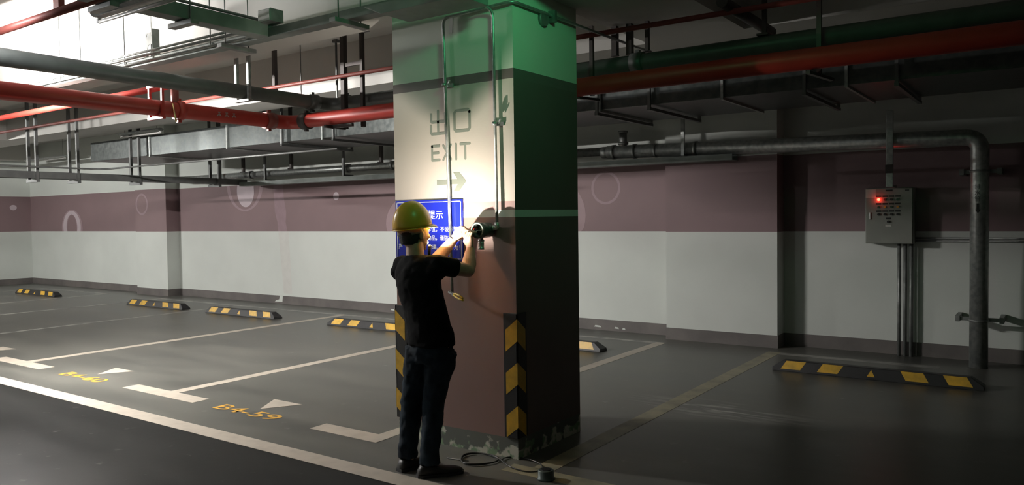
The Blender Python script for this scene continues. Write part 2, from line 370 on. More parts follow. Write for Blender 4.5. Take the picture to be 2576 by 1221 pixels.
for (x, y) in ((-5.5, 4.10), (-8.23, 4.125), (-10.98, 4.11)):
    MB().prism([(x, y), (x+.18, y+.295), (x-.19, y+.295)], 0, .002, 'z').build('bay_arrow', line_paint, floor)['label'] = 'cream triangle pointing out of the bay'
def bay_no(body, x0, w, y0, h):
    o = text_obj('bay_number', body, w, h, lambda u, v: Vector((x0+u, y0+v, .002)), num_paint, floor, bold=.012)
    o['label'] = 'orange stencilled bay number ' + body
bay_no('B4-60', -8.60, .78, 3.90, .155)
bay_no('B4-59', -5.895, .78, 3.905, .15)
# ================================================================== COLUMN
CX0, CX1, CY0, CY1 = -3.945, -2.885, 4.15, 4.96
beige = mat('beige_column_paint', (.60, .53, .47), .6, var=.04, scale=2, bump=.05)
mauve_d = mat('dark_mauve_stripe_paint', (.16, .125, .12), .6, var=.05)
mauve_l = mat('mauve_stripe_paint', (.42, .27, .26), .6, var=.05)
stripe_w = mat('white_stripe_paint', (.72, .74, .70), .6, var=.03)
brown_c = mat('brown_mauve_column_paint', (.27, .165, .14), .55, var=.08, scale=2.5)
top_w = mat('column_top_white_paint', (.62, .68, .58), .65, var=.05, scale=2)
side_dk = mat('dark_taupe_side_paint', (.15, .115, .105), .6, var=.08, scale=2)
b = MB()
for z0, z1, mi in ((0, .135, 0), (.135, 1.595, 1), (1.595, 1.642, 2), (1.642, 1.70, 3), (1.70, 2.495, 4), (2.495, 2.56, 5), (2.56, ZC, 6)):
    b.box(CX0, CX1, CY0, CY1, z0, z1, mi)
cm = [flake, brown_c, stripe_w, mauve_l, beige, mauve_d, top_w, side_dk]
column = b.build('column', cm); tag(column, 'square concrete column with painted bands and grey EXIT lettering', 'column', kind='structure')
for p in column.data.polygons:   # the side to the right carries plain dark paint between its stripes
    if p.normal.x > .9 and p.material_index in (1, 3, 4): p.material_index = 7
letter_m = mat('sage_grey_lettering', (.25, .27, .225), .55, var=.05)
b = MB(); w = .0195; yy = CY0
def S(*pts): stroke(b, pts, w, yy, .0012)
S((-3.5255, 2.338), (-3.5255, 2.182)); S((-3.589, 2.318), (-3.589, 2.272), (-3.580, 2.262), (-3.471, 2.262), (-3.462, 2.272), (-3.462, 2.318)); S((-3.591, 2.237), (-3.591, 2.190), (-3.582, 2.180), (-3.469, 2.180), (-3.460, 2.190), (-3.460, 2.237))
S((-3.379, 2.20), (-3.379, 2.310), (-3.366, 2.324), (-3.261, 2.324), (-3.248, 2.310), (-3.248, 2.20), (-3.261, 2.186), (-3.366, 2.186), (-3.379, 2.20))
b.build('exit_characters', letter_m, column)['label'] = 'rounded grey Chinese characters for exit'
b = MB(); w = .0175
S((-3.519, 2.095), (-3.584, 2.095), (-3.584, 1.997), (-3.518, 1.997)); S((-3.584, 2.047), (-3.525, 2.047))
S((-3.483, 2.096), (-3.414, 1.997)); S((-3.414, 2.096), (-3.483, 1.997))
S((-3.369, 2.097), (-3.369, 1.996)); S((-3.329, 2.096), (-3.251, 2.096)); S((-3.289, 2.09), (-3.289, 1.996))
b.build('exit_lettering', letter_m, column)['label'] = 'rounded grey letters reading EXIT'
b = MB(); zc = 1.843
b.prism([(-3.545, zc-.018), (-3.359, zc-.018), (-3.395, zc-.064), (-3.345, zc-.064), (-3.284, zc), (-3.346, zc+.064), (-3.397, zc+.064), (-3.362, zc+.016), (-3.545, zc+.016)], CY0-.0012, CY0-.0002, 'y')
b.build('direction_arrow', letter_m, column)['label'] = 'grey arrow pointing right under EXIT'
# concrete smear and hole marks high on the column
b = MB()
b.prism([(-3.415, 2.86), (-3.385, 2.855), (-3.378, 2.95), (-3.405, 2.965)], CY0-.0012, CY0-.0002, 'y'); b.build('filler_smear', stripe_w, column)

# ---- corner guards
def guard(xc, sgn, label):
    """L-shaped rubber guard at column corner xc; sgn=+1: other wing on the +x face, -1: on the -x face"""
    z0, z1 = .14, .965; W_ = .10; T = .012; y = CY0; o = thing('corner_guard', (xc, y, z0), label, 'corner guard', 'striped corner guards of the column')
    b = MB(); xs = (xc-W_, xc+T) if sgn > 0 else (xc-T, xc+W_)
    b.box(xs[0], xs[1], y-T, y-.0005, z0, z1)
    if sgn > 0: b.box(xc+.0005, xc+T, y-T, y+W_, z0, z1)
    else: b.box(xc-T, xc-.0005, y-T, y+W_, z0, z1)
    b.build('rubber_angle', rubber, o, bevel=.003)
    for k in range(3):
        zt = z1-.035-k*.285; h = .145; dz = .075; b = MB()
        xe = xc + sgn*(T-.001); xi = xc - sgn*(W_-.018)
        f = lambda x, z: (x, y-T-.001, z)
        b.quad(f(xi, zt-dz-h), f(xe, zt-h), f(xe, zt), f(xi, zt-dz))
        X = xc+sgn*(T+.001); g = lambda yy_, z: (X, yy_, z)
        b.quad(g(y-T-.001, zt-h), g(y+W_-.018, zt-dz-h), g(y+W_-.018, zt-dz), g(y-T-.001, zt))
        b.build('yellow_chevron', yellow_refl, o)
    return o
guard(CX1, 1, 'black rubber corner guard with yellow chevrons on the right-hand column corner')
guard(CX0, -1, 'black rubber corner guard with yellow chevrons behind the worker, left column corner')

# ---- blue notice
blue = mat('blue_sign_enamel', (.012, .025, .45), .3, var=.1); signw = mat('white_sign_print', (.8, .82, .85), .4)
ns = thing('notice_sign', (-3.62, CY0, 1.51), 'blue notice board with white Chinese text behind the hard hat', 'sign')
X0, X1, Z0, Z1 = -3.932, -3.312, 1.298, 1.722
MB().box(X0, X1, CY0-.012, CY0-.0005, Z0, Z1).build('sign_panel', blue, ns, bevel=.002)
b = MB(); yb = CY0-.0135; m_, t_ = .012, .005
for (a0, a1, c0, c1) in ((X0+m_, X1-m_, Z0+m_, Z0+m_+t_), (X0+m_, X1-m_, Z1-m_-t_, Z1-m_), (X0+m_, X0+m_+t_, Z0+m_, Z1-m_), (X1-m_-t_, X1-m_, Z0+m_, Z1-m_)): b.box(a0, a1, yb, yb+.0012, c0, c1)
b.build('white_border', signw, ns)
def sign_text(body, x0, w, z0, h): return text_obj('sign_text', body, w, h, lambda u, v: Vector((x0+u, yb, z0+v)), signw, ns, bold=.006)
sign_text('提示', -3.622, .136, 1.586, .062)
sign_text('车位，不设保管！', -3.632, .292, 1.498, .039)
sign_text('物品，谨防', -3.632, .192, 1.437, .039)
sign_text('玻璃、', -3.628, .095, 1.374, .038)
sign_text('为！', -3.392, .056, 1.374, .037)
sign_text('严', -3.907, .038, 1.372, .038)
sign_text('温馨', -3.80, .138, 1.586, .062)

# ================================================================== WHEEL STOPS
def wheel_stop(xc, label):
    o = thing('wheel_stop', (xc, 8.02, 0), label, 'wheel stop', 'black and yellow rubber wheel stops on the bays')
    L_, h, yb0, yb1, yt0, yt1 = .925, .105, 7.94, 8.12, 7.985, 8.075
    b = MB(); prof = lambda x, s: None
    xs = [(-L_, .035), (-L_+.10, h), (L_-.10, h), (L_, .035)]
    vs = []
    for (x, z) in xs:
        k = z/h; vs += [(xc+x, yb0, 0), (xc+x, yb0+(yt0-yb0)*k, z), (xc+x, yb1+(yt1-yb1)*k, z), (xc+x, yb1, 0)]
    fs = [(0, 1, 2, 3), (12, 15, 14, 13)]
    for i in range(3):
        for j in range(4): fs.append((i*4+j, (i+1)*4+j, (i+1)*4+(j+1) % 4, i*4+(j+1) % 4))
    b.add(vs, fs); b.build('rubber_block', rubber, o, bevel=.006)
    def P(x, t, e=.0015):   # point on the sloping front face, t = 0 bottom .. 1 top
        y = yb0+(yt0-yb0)*t; z = h*t; n = Vector((0, -h, (yt0-yb0))).normalized(); n = Vector((0, -abs(h), yt0-yb0)).normalized()
        return (xc+x, y+n.y*e, z+abs(n.z)*e)
    for x, sl in ((-.72, .05), (-.37, .05), (.37, -.05), (.72, -.05)):
        b = MB(); hw = .095
        b.quad(P(x-hw-sl/2, .22), P(x+hw-sl/2, .22), P(x+hw+sl/2, .97), P(x-hw+sl/2, .97)); b.build('yellow_patch', yellow_refl, o)
    b = MB(); b.add([P(-.035, .25), P(.035, .25), P(0, .85)], [(0, 1, 2)]); b.build('yellow_triangle', yellow_refl, o)
    return o
wheel_stop(-18.5, 'black and yellow wheel stop farthest to the left, by the corner')
wheel_stop(-13.74, 'black and yellow wheel stop, second from the left, before the pilaster')
wheel_stop(-11.18, 'black and yellow wheel stop, third from the left, before the patched wall')
wheel_stop(-8.08, 'black and yellow wheel stop whose right end the column hides')
wheel_stop(-5.27, 'black and yellow wheel stop peeping out right of the column')
wheel_stop(-1.44, 'black and yellow wheel stop in the dark bay below the control box')

# ================================================================== PIPES AND SERVICES
def pipe(name, pts, r, m, label, cat, seg=20, parts=None, r_bend=.12, group=None):
    o = thing(name, Vector(pts[0]), label, cat, group)
    MB().tube(bend(pts, r_bend) if len(pts) > 2 else pts, r, seg).build('pipe_run', m, o)
    return o
def coupling(o, a, b_, r, m, name='coupling', bolts=False):
    mb = MB().tube([a, b_], r, 20)
    if bolts:
        a = Vector(a); b_ = Vector(b_); c = (a+b_)/2
        t = (b_-a).normalized(); sd = t.cross(Vector((0, 0, 1))).normalized() if abs(t.z) < .9 else Vector((1, 0, 0))
        for s in (-1, 1):
            mb.bar(c+Vector((0, 0, s*r)), c+Vector((0, 0, s*(r+.022))), .03, .035)
    return mb.build(name, m, o)
# drain pipe G: comes from the aisle, turns right along the beams
G = pipe('drain_pipe', [(-6.2, -4, 2.80), (-6.2, 5.6, 2.785), (6, 5.6, 2.80)], .066, green_pipe, 'thick dark green-grey pipe crossing high at left and turning behind the column', 'pipe', r_bend=.16)
coupling(G, (-6.2, 5.28, 2.785), (-6.2, 5.40, 2.785), .078, green_pipe, bolts=True); coupling(G, (-6.02, 5.6, 2.785), (-5.93, 5.6, 2.785), .078, green_pipe, bolts=True)
coupling(G, (-2.75, 5.6, 2.79), (-2.65, 5.6, 2.79), .078, green_pipe, bolts=True)
# red main R
R = pipe('fire_main_pipe', [(-6.5, -4, 2.60), (-6.5, 5.3, 2.595), (6, 5.3, 2.605)], .071, red_paint, 'thick red fire main crossing at left and turning behind the column', 'pipe', r_bend=.16)
coupling(R, (-6.5, 4.98, 2.595), (-6.5, 5.09, 2.595), .083, red_dull, bolts=True); coupling(R, (-6.3, 5.3, 2.595), (-6.2, 5.3, 2.595), .083, steel_dark, bolts=True)
coupling(R, (-6.5, 4.02, 2.595), (-6.5, 4.09, 2.595), .086, red_paint, bolts=True)
b = MB().tube([(-6.44, 3.96, 2.64), (-6.36, 3.94, 2.475)], .008, 10); b.build('valve_handle', brass, R)['label'] = 'brass-coloured handle'
MB().tube([(-6.5, 4.02, 2.60), (-6.5, 4.02, 2.80)], .034, 16).build('branch_riser', red_dull, R)
for x in (-5.78, -5.62): pass
b = MB().tube([(-6.462, 4.42, 2.626), (-6.425, 4.45, 2.61)], .02, 12)
# stencil marks on the main
mk = MB()
for k, y in enumerate((4.42, 4.50, 4.58)):
    for j in range(3): mk.bar((-6.4275, y+(-.02+.02*j), 2.575), (-6.4275, y+(.012-.012*j), 2.615), .002, .008)
mk.build('stencil_marks', mat('chalky_mark', (.42, .33, .31), .7, var=.3, scale=60), R)
# thin red pipes
pipe('sprinkler_pipe', [(-22, 5.35, 3.0), (6, 5.35, 3.0)], .02, red_dull, 'thin dull red pipe running level behind the hangers left of the column', 'pipe', 12)
pipe('sprinkler_pipe', [(-14, 4.02, 2.815), (-6.5, 4.02, 2.82)], .03, red_paint, 'bright red branch pipe running left from the riser on the fire main', 'pipe', 14)
pipe('sprinkler_pipe', [(-11, 2.55, 3.0), (-4.1, 2.55, 3.0)], .027, red_dull, 'brownish red pipe crossing the top left corner below the ceiling', 'pipe', 14)
MB().box(-4.875+-.6, -4.8+-.6, 2.53, 2.57, 3.02, ZC).build('pipe_post', red_dull).hide_render = False
o = bpy.data.objects['pipe_post']; tag(o, 'dull red steel post holding the top left pipe', 'hanger')
pipe('sprinkler_pipe', [(-14, 4.03, 3.07), (-7.6, 4.03, 3.07)], .02, red_dull, 'reddish brown pipe just above the left end of the red main', 'pipe', 12)

# hangers
def hanger(name, loc, rods, bars, m, label, group, cat='pipe hanger', plates=()):
    o = thing(name, loc, label, cat, group)
    for (a, b_, w) in rods: MB().bar(a, b_, w, w).build('hanger_rod', m, o)
    if bars:
        b = MB()
        for (a, b_, w, h) in bars: b.bar(a, b_, w, h)
        b.build('cross_bar', m, o)
    if plates:
        b = MB()
        for (x, y, z, s) in plates: b.box(x-s, x+s, y-s*.6, y+s*.6, z-.012, z)
        b.build('ceiling_plate', m, o)
    return o
gh = 'hangers holding the overhead pipes'
hanger('pipe_hanger', (-6.2, 4.5, 2.7), [((-6.29, 4.52, 2.70), (-6.29, 4.52, ZC), .03), ((-6.11, 4.52, 2.70), (-6.11, 4.52, ZC), .03)], [((-6.31, 4.52, 2.705), (-6.09, 4.52, 2.705), .05, .02)], galv, 'shiny steel U hanger around the dark green pipe', gh)
hanger('pipe_hanger', (-6.5, 3.84, 2.49), [((-6.60, 3.84, 2.50), (-6.60, 3.84, 2.78), .022), ((-6.40, 3.84, 2.50), (-6.40, 3.84, 2.78), .022)], [((-6.62, 3.84, 2.505), (-6.38, 3.84, 2.505), .03, .022), ((-6.62, 3.84, 2.785), (-6.38, 3.84, 2.785), .03, .02)], red_paint, 'red painted square bracket frame around the fire main', gh)
hanger('pipe_hanger', (-5.75, 5.45, 2.5), [((-5.86, 5.46, 2.50), (-5.86, 5.46, ZC), .05), ((-5.60, 5.46, 2.50), (-5.60, 5.46, 3.42), .035)], [((-5.86, 5.46, 3.13), (-5.60, 5.46, 3.13), .03, .035), ((-5.88, 5.30, 2.505), (-5.58, 5.30, 2.505), .03, .03), ((-5.86, 5.46, 2.505), (-5.86, 5.20, 2.505), .03, .03)], steel_dark, 'dark ladder-like steel hanger with a rung, left of the column', gh, plates=((-5.60, 5.46, 3.44, .07),))
hanger('pipe_hanger', (-6.95, 5.46, 3), [((-6.93, 5.46, 2.95), (-6.93, 5.46, ZC), .04)], [((-6.97, 5.38, 2.985), (-6.89, 5.38, 2.985), .03, .012)], steel_dark, 'single dark steel post left of the shiny U hanger rods', gh)
hanger('pipe_hanger', (-6.14, 5.62, 2.85), [((-6.14, 5.62, 2.85), (-6.14, 5.62, 3.45), .016)], [((-6.17, 5.62, 3.44), (-6.11, 5.62, 3.44), .05, .03)], steel_grey, 'thin grey rod hanger with a small hook beside the ladder-like hanger', gh)
hanger('pipe_hanger', (-6.70, 5.62, 2.95), [((-6.70, 5.62, 2.95), (-6.70, 5.62, ZC), .008)], [], steel_grey, 'very thin rod hanging between dark post and hooked rod', gh)
for i, (x, w, lb) in enumerate(((-3.04, .03, 'dark steel hanger post nearest the column on its right'), (-2.90, .045, 'wide dark steel hanger post, second right of the column'), (-2.77, .045, 'dark hanger post with reddish top, third right of the column'), (-2.62, .03, 'short dark hanger post, fourth right of the column'))):
    hanger('pipe_hanger', (x, 5.47, 2.7), [((x, 5.47, 2.55), (x, 5.47, ZB), w)] if i == 0 else [((x, 5.60, 2.865), (x, 5.60, ZC), w)], [((x-.03, 5.30, 2.52), (x+.03, 5.52, 2.52), .03, .02)] if i == 0 else [((x-.03, 5.60, 2.867), (x+.03, 5.60, 2.867), .03, .006)], steel_dark, lb, gh)
hanger('pipe_hanger', (-1.3, 5.4, 2.7), [((-1.3, 5.42, 2.5), (-1.3, 5.42, ZC), .03)], [((-1.33, 5.25, 2.505), (-1.27, 5.65, 2.505), .03, .02)], steel_dark, 'dark hanger post in the gloom above the wide duct', gh)
hanger('pipe_hanger', (-.55, 4.9, 3.0), [((-.55, 5.38, 2.95), (-.55, 5.38, ZC), .012)], [((-.58, 5.35, 2.98), (-.52, 5.35, 2.98), .03, .02)], steel_dark, 'thin rod high above the control box', gh)
# ---- ventilation duct
DY0, DY1, DZ0, DZ1 = 7.2, 8.42, 2.695, 3.03; DX0 = -14.35
D = thing('ventilation_duct', (DX0, DY0, DZ0), 'long rectangular galvanised ventilation duct behind the pipes', 'duct')
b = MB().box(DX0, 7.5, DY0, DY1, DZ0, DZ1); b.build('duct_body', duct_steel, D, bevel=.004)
for x in (-12.4, -10.28, -9.02, -8.16, -6.7, -5.4, -3.9, -2.6, -1.5, -.2):
    b = MB(); e = .022
    b.box(x-.012, x+.012, DY0-e, DY1+e, DZ0-e, DZ0-.0005); b.box(x-.012, x+.012, DY0-e, DY0-.0005, DZ0-.0005, DZ1+.01)
    b.build('duct_flange', galv, D)
gd = 'bracket hangers under the ventilation duct'
for x, lb in ((-8.95, 'duct bracket left of the red elbow'), (-7.9, 'duct bracket below the red elbow'), (-6.6, 'duct bracket left beside the column'), (-3.92, 'first L-shaped duct bracket right of the column'), (-3.33, 'second L-shaped duct bracket right of the column'), (-1.84, 'duct bracket above and left of the control box'), (-1.1, 'duct bracket by the green gleam on the duct')):
    hanger('duct_bracket', (x, DY0, DZ0), [((x, DY0-.05, DZ0-.03), (x, DY0-.05, ZC), .028), ((x, DY1+.05, DZ0-.03), (x, DY1+.05, ZC), .028)], [((x, DY0-.07, DZ0-.045), (x, DY1+.07, DZ0-.045), .035, .03)], steel_grey, 'grey steel ' + lb, gd)
# ---- galvanised pipe on the back wall
GW = thing('drainage_pipe', (-.645, 9.14, 0), 'galvanised pipe along the back wall, elbowing down right of the control box', 'pipe')
yb = 9.14
MB().tube([(-15.0, yb, 2.443), (-4.9, yb, 2.438)], .057, 20).build('narrow_run', galv, GW)
MB().tube(bend([(-4.85, yb, 2.423), (-.645, yb, 2.335), (-.645, yb, 0)], .14, 10), .084, 26).build('wide_run', galv, GW)
for x, w, r in ((-4.88, .05, .076), (-4.46, .02, .094), (-4.165, .015, .090), (-4.76, .02, .096), (-3.64, .02, .094)):
    z = 2.423-(x+4.85)*.0209; MB().tube([(x-w, yb, z), (x+w, yb, z)], r, 24).build('coupling', galv, GW)
b = MB().tube([(-4.63, yb, 2.42), (-4.63, yb, 2.685)], .05, 20); b.tube([(-4.63, yb, 2.51), (-4.63, yb, 2.54)], .07, 20); b.tube([(-4.63, yb, 2.66), (-4.63, yb, 2.688)], .065, 20); b.build('tee_branch', galv_dull, GW)
for x in (-9.75, -8.72, -12.35): MB().tube([(x-.03, yb, 2.441), (x+.03, yb, 2.441)], .073, 20).build('coupling', galv_dull, GW)
for z, w in ((1.99, .165), (.48, .195)):
    b = MB().box(-.645-w, -.645+w, 9.225, 9.25, z-.018, z+.018)
    for q in (-1, 1): b.box(-.645+q*w-.02, -.645+q*w+.02, 9.205, YW-.001, z-.03, z+.03)
    b.tube([(-.645, yb, z-.012), (-.645, yb, z+.012)], .090, 22); b.build('pipe_clamp', galv_dull, GW)
ink = mat('black_stencil_ink', (.012, .014, .012), .6)
def on_pipe(u, v, cx=-.645, r=.0855):
    phi = math.radians(-90-2)+u/r
    return Vector((cx+r*math.cos(phi), yb+r*math.sin(phi), 1.68+v))
for k, ch in enumerate('排水管'):
    text_obj('pipe_stencil', ch, .052, .05, lambda u, v, k=k: on_pipe(u-.035, v+.13-k*.062), ink, GW)
me = MB(); pts = [(-.012, .0), (-.012, -.06), (-.026, -.06), (0, -.10), (.026, -.06), (.012, -.06), (.012, 0)]
me.add([on_pipe(p[0]-.005, p[1]-.015) for p in pts], [tuple(range(7))]); me.build('pipe_stencil', ink, GW)['label'] = 'black arrow pointing down'
# hangers of the wall pipe
gw = 'strap hangers of the pipe along the back wall'
for x, lb in ((-13.15, 'strap hanger of the wall pipe at the third wheel stop'), (-11.8, 'strap hanger of the wall pipe above the patched wall'), (-9.75, 'strap hanger of the wall pipe nearer the column'), (-3.76, 'white-edged strap hanger right of the column')):
    hanger('strap_hanger', (x, 9.02, 2.3), [((x, 9.03, 2.32), (x, 9.03, ZC), .036)], [((x, 9.01, 2.325), (x, 9.24, 2.325), .036, .02)], galv if x > -5 else steel_grey, 'steel ' + lb, gw)
for x, lb in ((-12.75, 'first'), (-11.35, 'second'), (-9.1, 'third')):
    hanger('strap_hanger', (x, 9.25, 2.53), [((x, 9.26, 2.5), (x, 9.26, ZC), .05)], [((x-.03, 9.20, 2.51), (x+.03, 9.26, 2.51), .03, .02)], steel_dark, {'first': 'dark flat hanger behind wall pipe, leftmost of three', 'second': 'dark flat hanger behind wall pipe, middle of three', 'third': 'dark flat hanger behind wall pipe, nearest the column'}[lb], gw)
# ---- cable tray along back wall and turning towards the viewer at the left
def channel(mb, a, b_, w, h, t=.004):
    """U-shaped tray from a to b_ (axis along x or y), a/b_ at the centre of its floor"""
    a = Vector(a); b_ = Vector(b_); d = (b_-a).normalized(); s = d.cross(Vector((0, 0, 1)))
    mb.bar(a, b_, w, t)
    for k in (-1, 1): mb.bar(a+s*k*w/2+Vector((0, 0, h/2)), b_+s*k*w/2+Vector((0, 0, h/2)), t, h)
T3 = thing('cable_tray', (-12.6, 9.13, 2.235), 'grey-green cable tray along the back wall below the pipe', 'cable tray')
b = MB(); channel(b, (-12.58, 9.13, 2.235), (-3.15, 9.13, 2.235), .19, .07); b.build('tray_channel', tray_mat, T3)
T4 = thing('cable_tray', (-12.7, 5, 2.27), 'dark cable tray coming forward from the back wall at far left', 'cable tray')
b = MB(); channel(b, (-12.7, -6, 2.30), (-12.7, 9.22, 2.265), .22, .1); b.build('tray_channel', steel_grey, T4)
gt = 'paired posts carrying the far left cable tray'
for y, lb in ((5.5, 'pair of grey posts carrying the far left tray, leftmost pair'), (6.1, 'pair of grey posts carrying the far left tray, middle pair'), (7.1, 'pair of grey posts carrying the far left tray, pair nearest the duct end'), (8.6, 'pair of grey posts carrying the tray below the duct')):
    top = ZC if y < 7 else DZ0 if False else ZC
    hanger('tray_hanger', (-12.7, y, 2.24), [((-12.83, y, 2.22), (-12.83, y, top), .04), ((-12.57, y, 2.22), (-12.57, y, top), .04)], [((-12.87, y, 2.235), (-12.53, y, 2.235), .05, .045)], steel_grey, lb, gt, 'tray hanger')
T5 = pipe('cable_conduit', [(-12.4, -6, 2.42), (-12.4, 6.4, 2.43), (-7.0, 6.4, 2.43)], .013, steel_grey, 'thin dark conduit bending right above the far left tray', 'conduit', 10, r_bend=.25)
# ---- trays and conduits in front of the column beam (upper left)
TB = thing('cable_trunking', (-9.5, 3.8, 2.96), 'galvanised cable trunking in front of the bright beam, running up to the column', 'cable trunking')
b = MB(); channel(b, (-10, 3.86, 2.985), (-2.95, 3.86, 2.985), .1, .06); b.build('tray_channel', tray_mat, TB)
MB().box(-5.0, -2.95, 3.81, 3.91, 3.046, 3.05).build('trunking_lid', tray_mat, TB)
pipe('cable_conduit', [(-10, 3.80, 3.10), (-5.05, 3.80, 3.09)], .011, galv, 'thin shiny conduit above the cable trunking at upper left', 'conduit', 10)
pipe('cable_conduit', [(-10, 3.72, 3.035), (-5.15, 3.72, 3.03)], .012, galv, 'second shiny conduit lying just above the trunking edge', 'conduit', 10)
pipe('cable_conduit', [(-10, 3.76, 3.0), (-5.1, 3.76, 2.995)], .01, galv, 'third shiny conduit tight against the trunking', 'conduit', 10)
TC = thing('cable_trunking', (-4.93, 3.7, 3.0), 'grey-green cable trunking coming from the aisle to the junction box', 'cable trunking')
b = MB().box(-5.03, -4.90, -3, 3.90, 2.985, 3.085); b.build('trunking_body', tray_mat, TC, bevel=.004)
pipe('cable_conduit', [(-5.0, -3, 3.17), (-4.98, 3.78, 3.12)], .012, galv_dull, 'thin conduit above the aisle trunking, ending at the small box', 'conduit', 10)
o = thing('junction_box', (-4.85, 3.8, 3.1), 'small pale junction box where the two trunkings meet', 'junction box')
MB().box(-4.93, -4.78, 3.74, 3.86, 3.075, 3.17).build('box_body', galv_dull, o, bevel=.004); MB().box(-4.92, -4.79, 3.736, 3.74, 3.082, 3.162).build('box_lid', lamp_body, o)
TD = thing('cable_trunking', (-3.7, 3.8, 2.93), 'short wide grey-green trunking close above the lettering side of the column', 'cable trunking')
b = MB(); b.prism([(-3.78, 3.0), (-3.62, 2.93), (-2.95, 2.93), (-2.95, 3.0)], 3.70, 3.98, 'y'); b.build('trunking_body', tray_mat, TD, bevel=.004)
# channel clips under the trunking
gc = 'small channel clips under the trunking at upper left'
for (x, y, z, dx, dy, lb) in ((-4.03, 3.82, 2.955, 0, .13, 'angled channel clip under the trunking beside the column'), (-5.3, 3.82, 2.955, 0, .13, 'channel clip under the trunking left of the junction box'), (-4.97, 3.15, 2.965, .11, 0, 'channel clip under the aisle trunking, nearer the junction box'), (-4.97, 2.60, 2.965, .11, 0, 'channel clip under the aisle trunking, nearer the top edge')):
    o = thing('channel_clip', (x, y, z), 'steel ' + lb, 'clip', gc)
    b = MB().box(x-.03-dx, x+.03+dx, y-.03-dy, y+.03+dy, z-.02, z+.012); b.build('clip_channel', galv_dull, o, bevel=.003)
    MB().tube([(x+dx*.8, y+dy*.8, z), (x+dx*.8, y+dy*.8, ZC)], .005, 8).build('threaded_rod', galv_dull, o); MB().tube([(x-dx*.8, y-dy*.8, z), (x-dx*.8, y-dy*.8, ZC)], .005, 8).build('threaded_rod', galv_dull, o)
gr = 'threaded rods hanging from the bright ceiling'
for x, y, z0, lb in ((-7.95, 3.72, 2.98, 'leftmost threaded rod on the bright ceiling'), (-7.55, 3.72, 2.98, 'threaded rod second from left on the bright ceiling'), (-6.92, 3.80, 2.99, 'threaded rod third from left, before the holed bracket'), (-6.62, 3.88, 2.99, 'threaded rod just left of the holed bracket'), (-5.62, 3.80, 3.0, 'threaded rod right of the holed bracket')):
    o = thing('threaded_rod', (x, y, z0), 'thin ' + lb, 'rod', gr)
    MB().tube([(x, y, z0), (x, y, ZC)], .0055, 8).build('rod_shaft', galv_dull, o); MB().box(x-.03, x+.03, y-.012, y+.012, ZC-.006, ZC-.0005).build('rod_plate', galv_dull, o)
# holed hanging bracket
o = thing('hanging_bracket', (-6.5, 3.8, 3.0), 'galvanised bracket plate with round holes on the bright ceiling', 'bracket')
def holed_plate(x0, x1, z0, z1, y, holes, t=.005):
    c = bpy.data.curves.new('plate', 'CURVE'); c.dimensions = '2D'; c.fill_mode = 'BOTH'; c.extrude = t/2
    def spl(pts):
        s = c.splines.new('POLY'); s.points.add(len(pts)-1); s.use_cyclic_u = True
        for q, p in zip(s.points, pts): q.co = (p[0], p[1], 0, 1)
    spl([(x0, z0), (x1, z0), (x1, z1), (x0, z1)])
    for (hx, hz, rx, rz) in holes: spl([(hx+rx*math.cos(a*PI/10), hz+rz*math.sin(a*PI/10)) for a in range(20)][::-1])
    t_ = bpy.data.objects.new('t', c); COL.objects.link(t_); dg = bpy.context.evaluated_depsgraph_get(); dg.update()
    me = bpy.data.meshes.new_from_object(t_.evaluated_get(dg)); bpy.data.objects.remove(t_)
    me.transform(Matrix.Translation((0, y, 0)) @ Matrix.Rotation(PI/2, 4, 'X')); return me
me = holed_plate(-6.62, -6.47, 3.02, 3.26, 3.83, [(-6.60+.015, 3.235, .012, .014), (-6.51, 3.23, .014, .014), (-6.545, 3.10, .05, .06)])
me.materials.append(galv_dull); me.transform(Matrix.Translation(-Vector(o.location))); q = bpy.data.objects.new('bracket_plate', me); COL.objects.link(q); q.parent = o
MB().box(-6.472, -6.466, 3.80, 3.87, 3.02, 3.28).build('bracket_flange', galv_dull, o)
MB().box(-6.56, -6.53, 3.83, 3.836, 3.26, ZC).build('bracket_stem', lamp_body, o)
# battens
def batten(x0, x1, y, z, on, label):
    o = thing('batten_lamp', ((x0+x1)/2, y, z), label, 'lamp', 'tube battens hung over the bays')
    b = MB(); w_ = .022 if on else .05
    b.prism([(y-w_, z+.04), (y-.02, z+.065), (y+.02, z+.065), (y+w_, z+.04), (y+w_*.6, z+.022), (y-w_*.6, z+.022)], x0, x1, 'x'); b.build('lamp_housing', lamp_body if on else galv, o)
    b = MB()
    for x in (x0+.02, x1-.02): b.box(x-.012, x+.012, y-.012, y+.012, z-.018, z+.014)
    b.build('tube_holder', lamp_body, o); MB().tube([(x0+.03, y, z-.008), (x1-.03, y, z-.008)], .0125, 14).build('tube', {0: tube_off, 1: tube_on, 2: fill_far, 3: fill_short}[int(on)], o)
    for x in (x0+.12, x1-.12): MB().tube([(x, y, z+.06), (x, y, ZC)], .003, 6).build('suspension_wire', galv_dull, o)
    return o
batten(-5.24, -4.0, 2.7, 2.935, False, 'unlit tube batten hanging under the aisle trunking at upper left')
batten(-8.95, -7.75, 3.09, 2.908, True, 'lit tube batten in the aisle just beyond the left edge')
batten(-6.15, -5.75, 2.2, 2.99, 3, 'short fill tube added close beside the red main, beyond the left edge')  # unseen, put in to brighten the near ends of the pipes
batten(-18.1, -16.9, 2.2, 2.96, 2, 'fill tube batten added over the far left bays, beyond the left edge')  # unseen, put in to brighten the back wall and left corner
batten(-12.9, -11.7, 6.98, 3.02, False, 'unlit tube batten above the left end of the duct')
batten(-20.9, -18.9, 8.9, 3.1, False, 'far white tube batten near the left end wall')

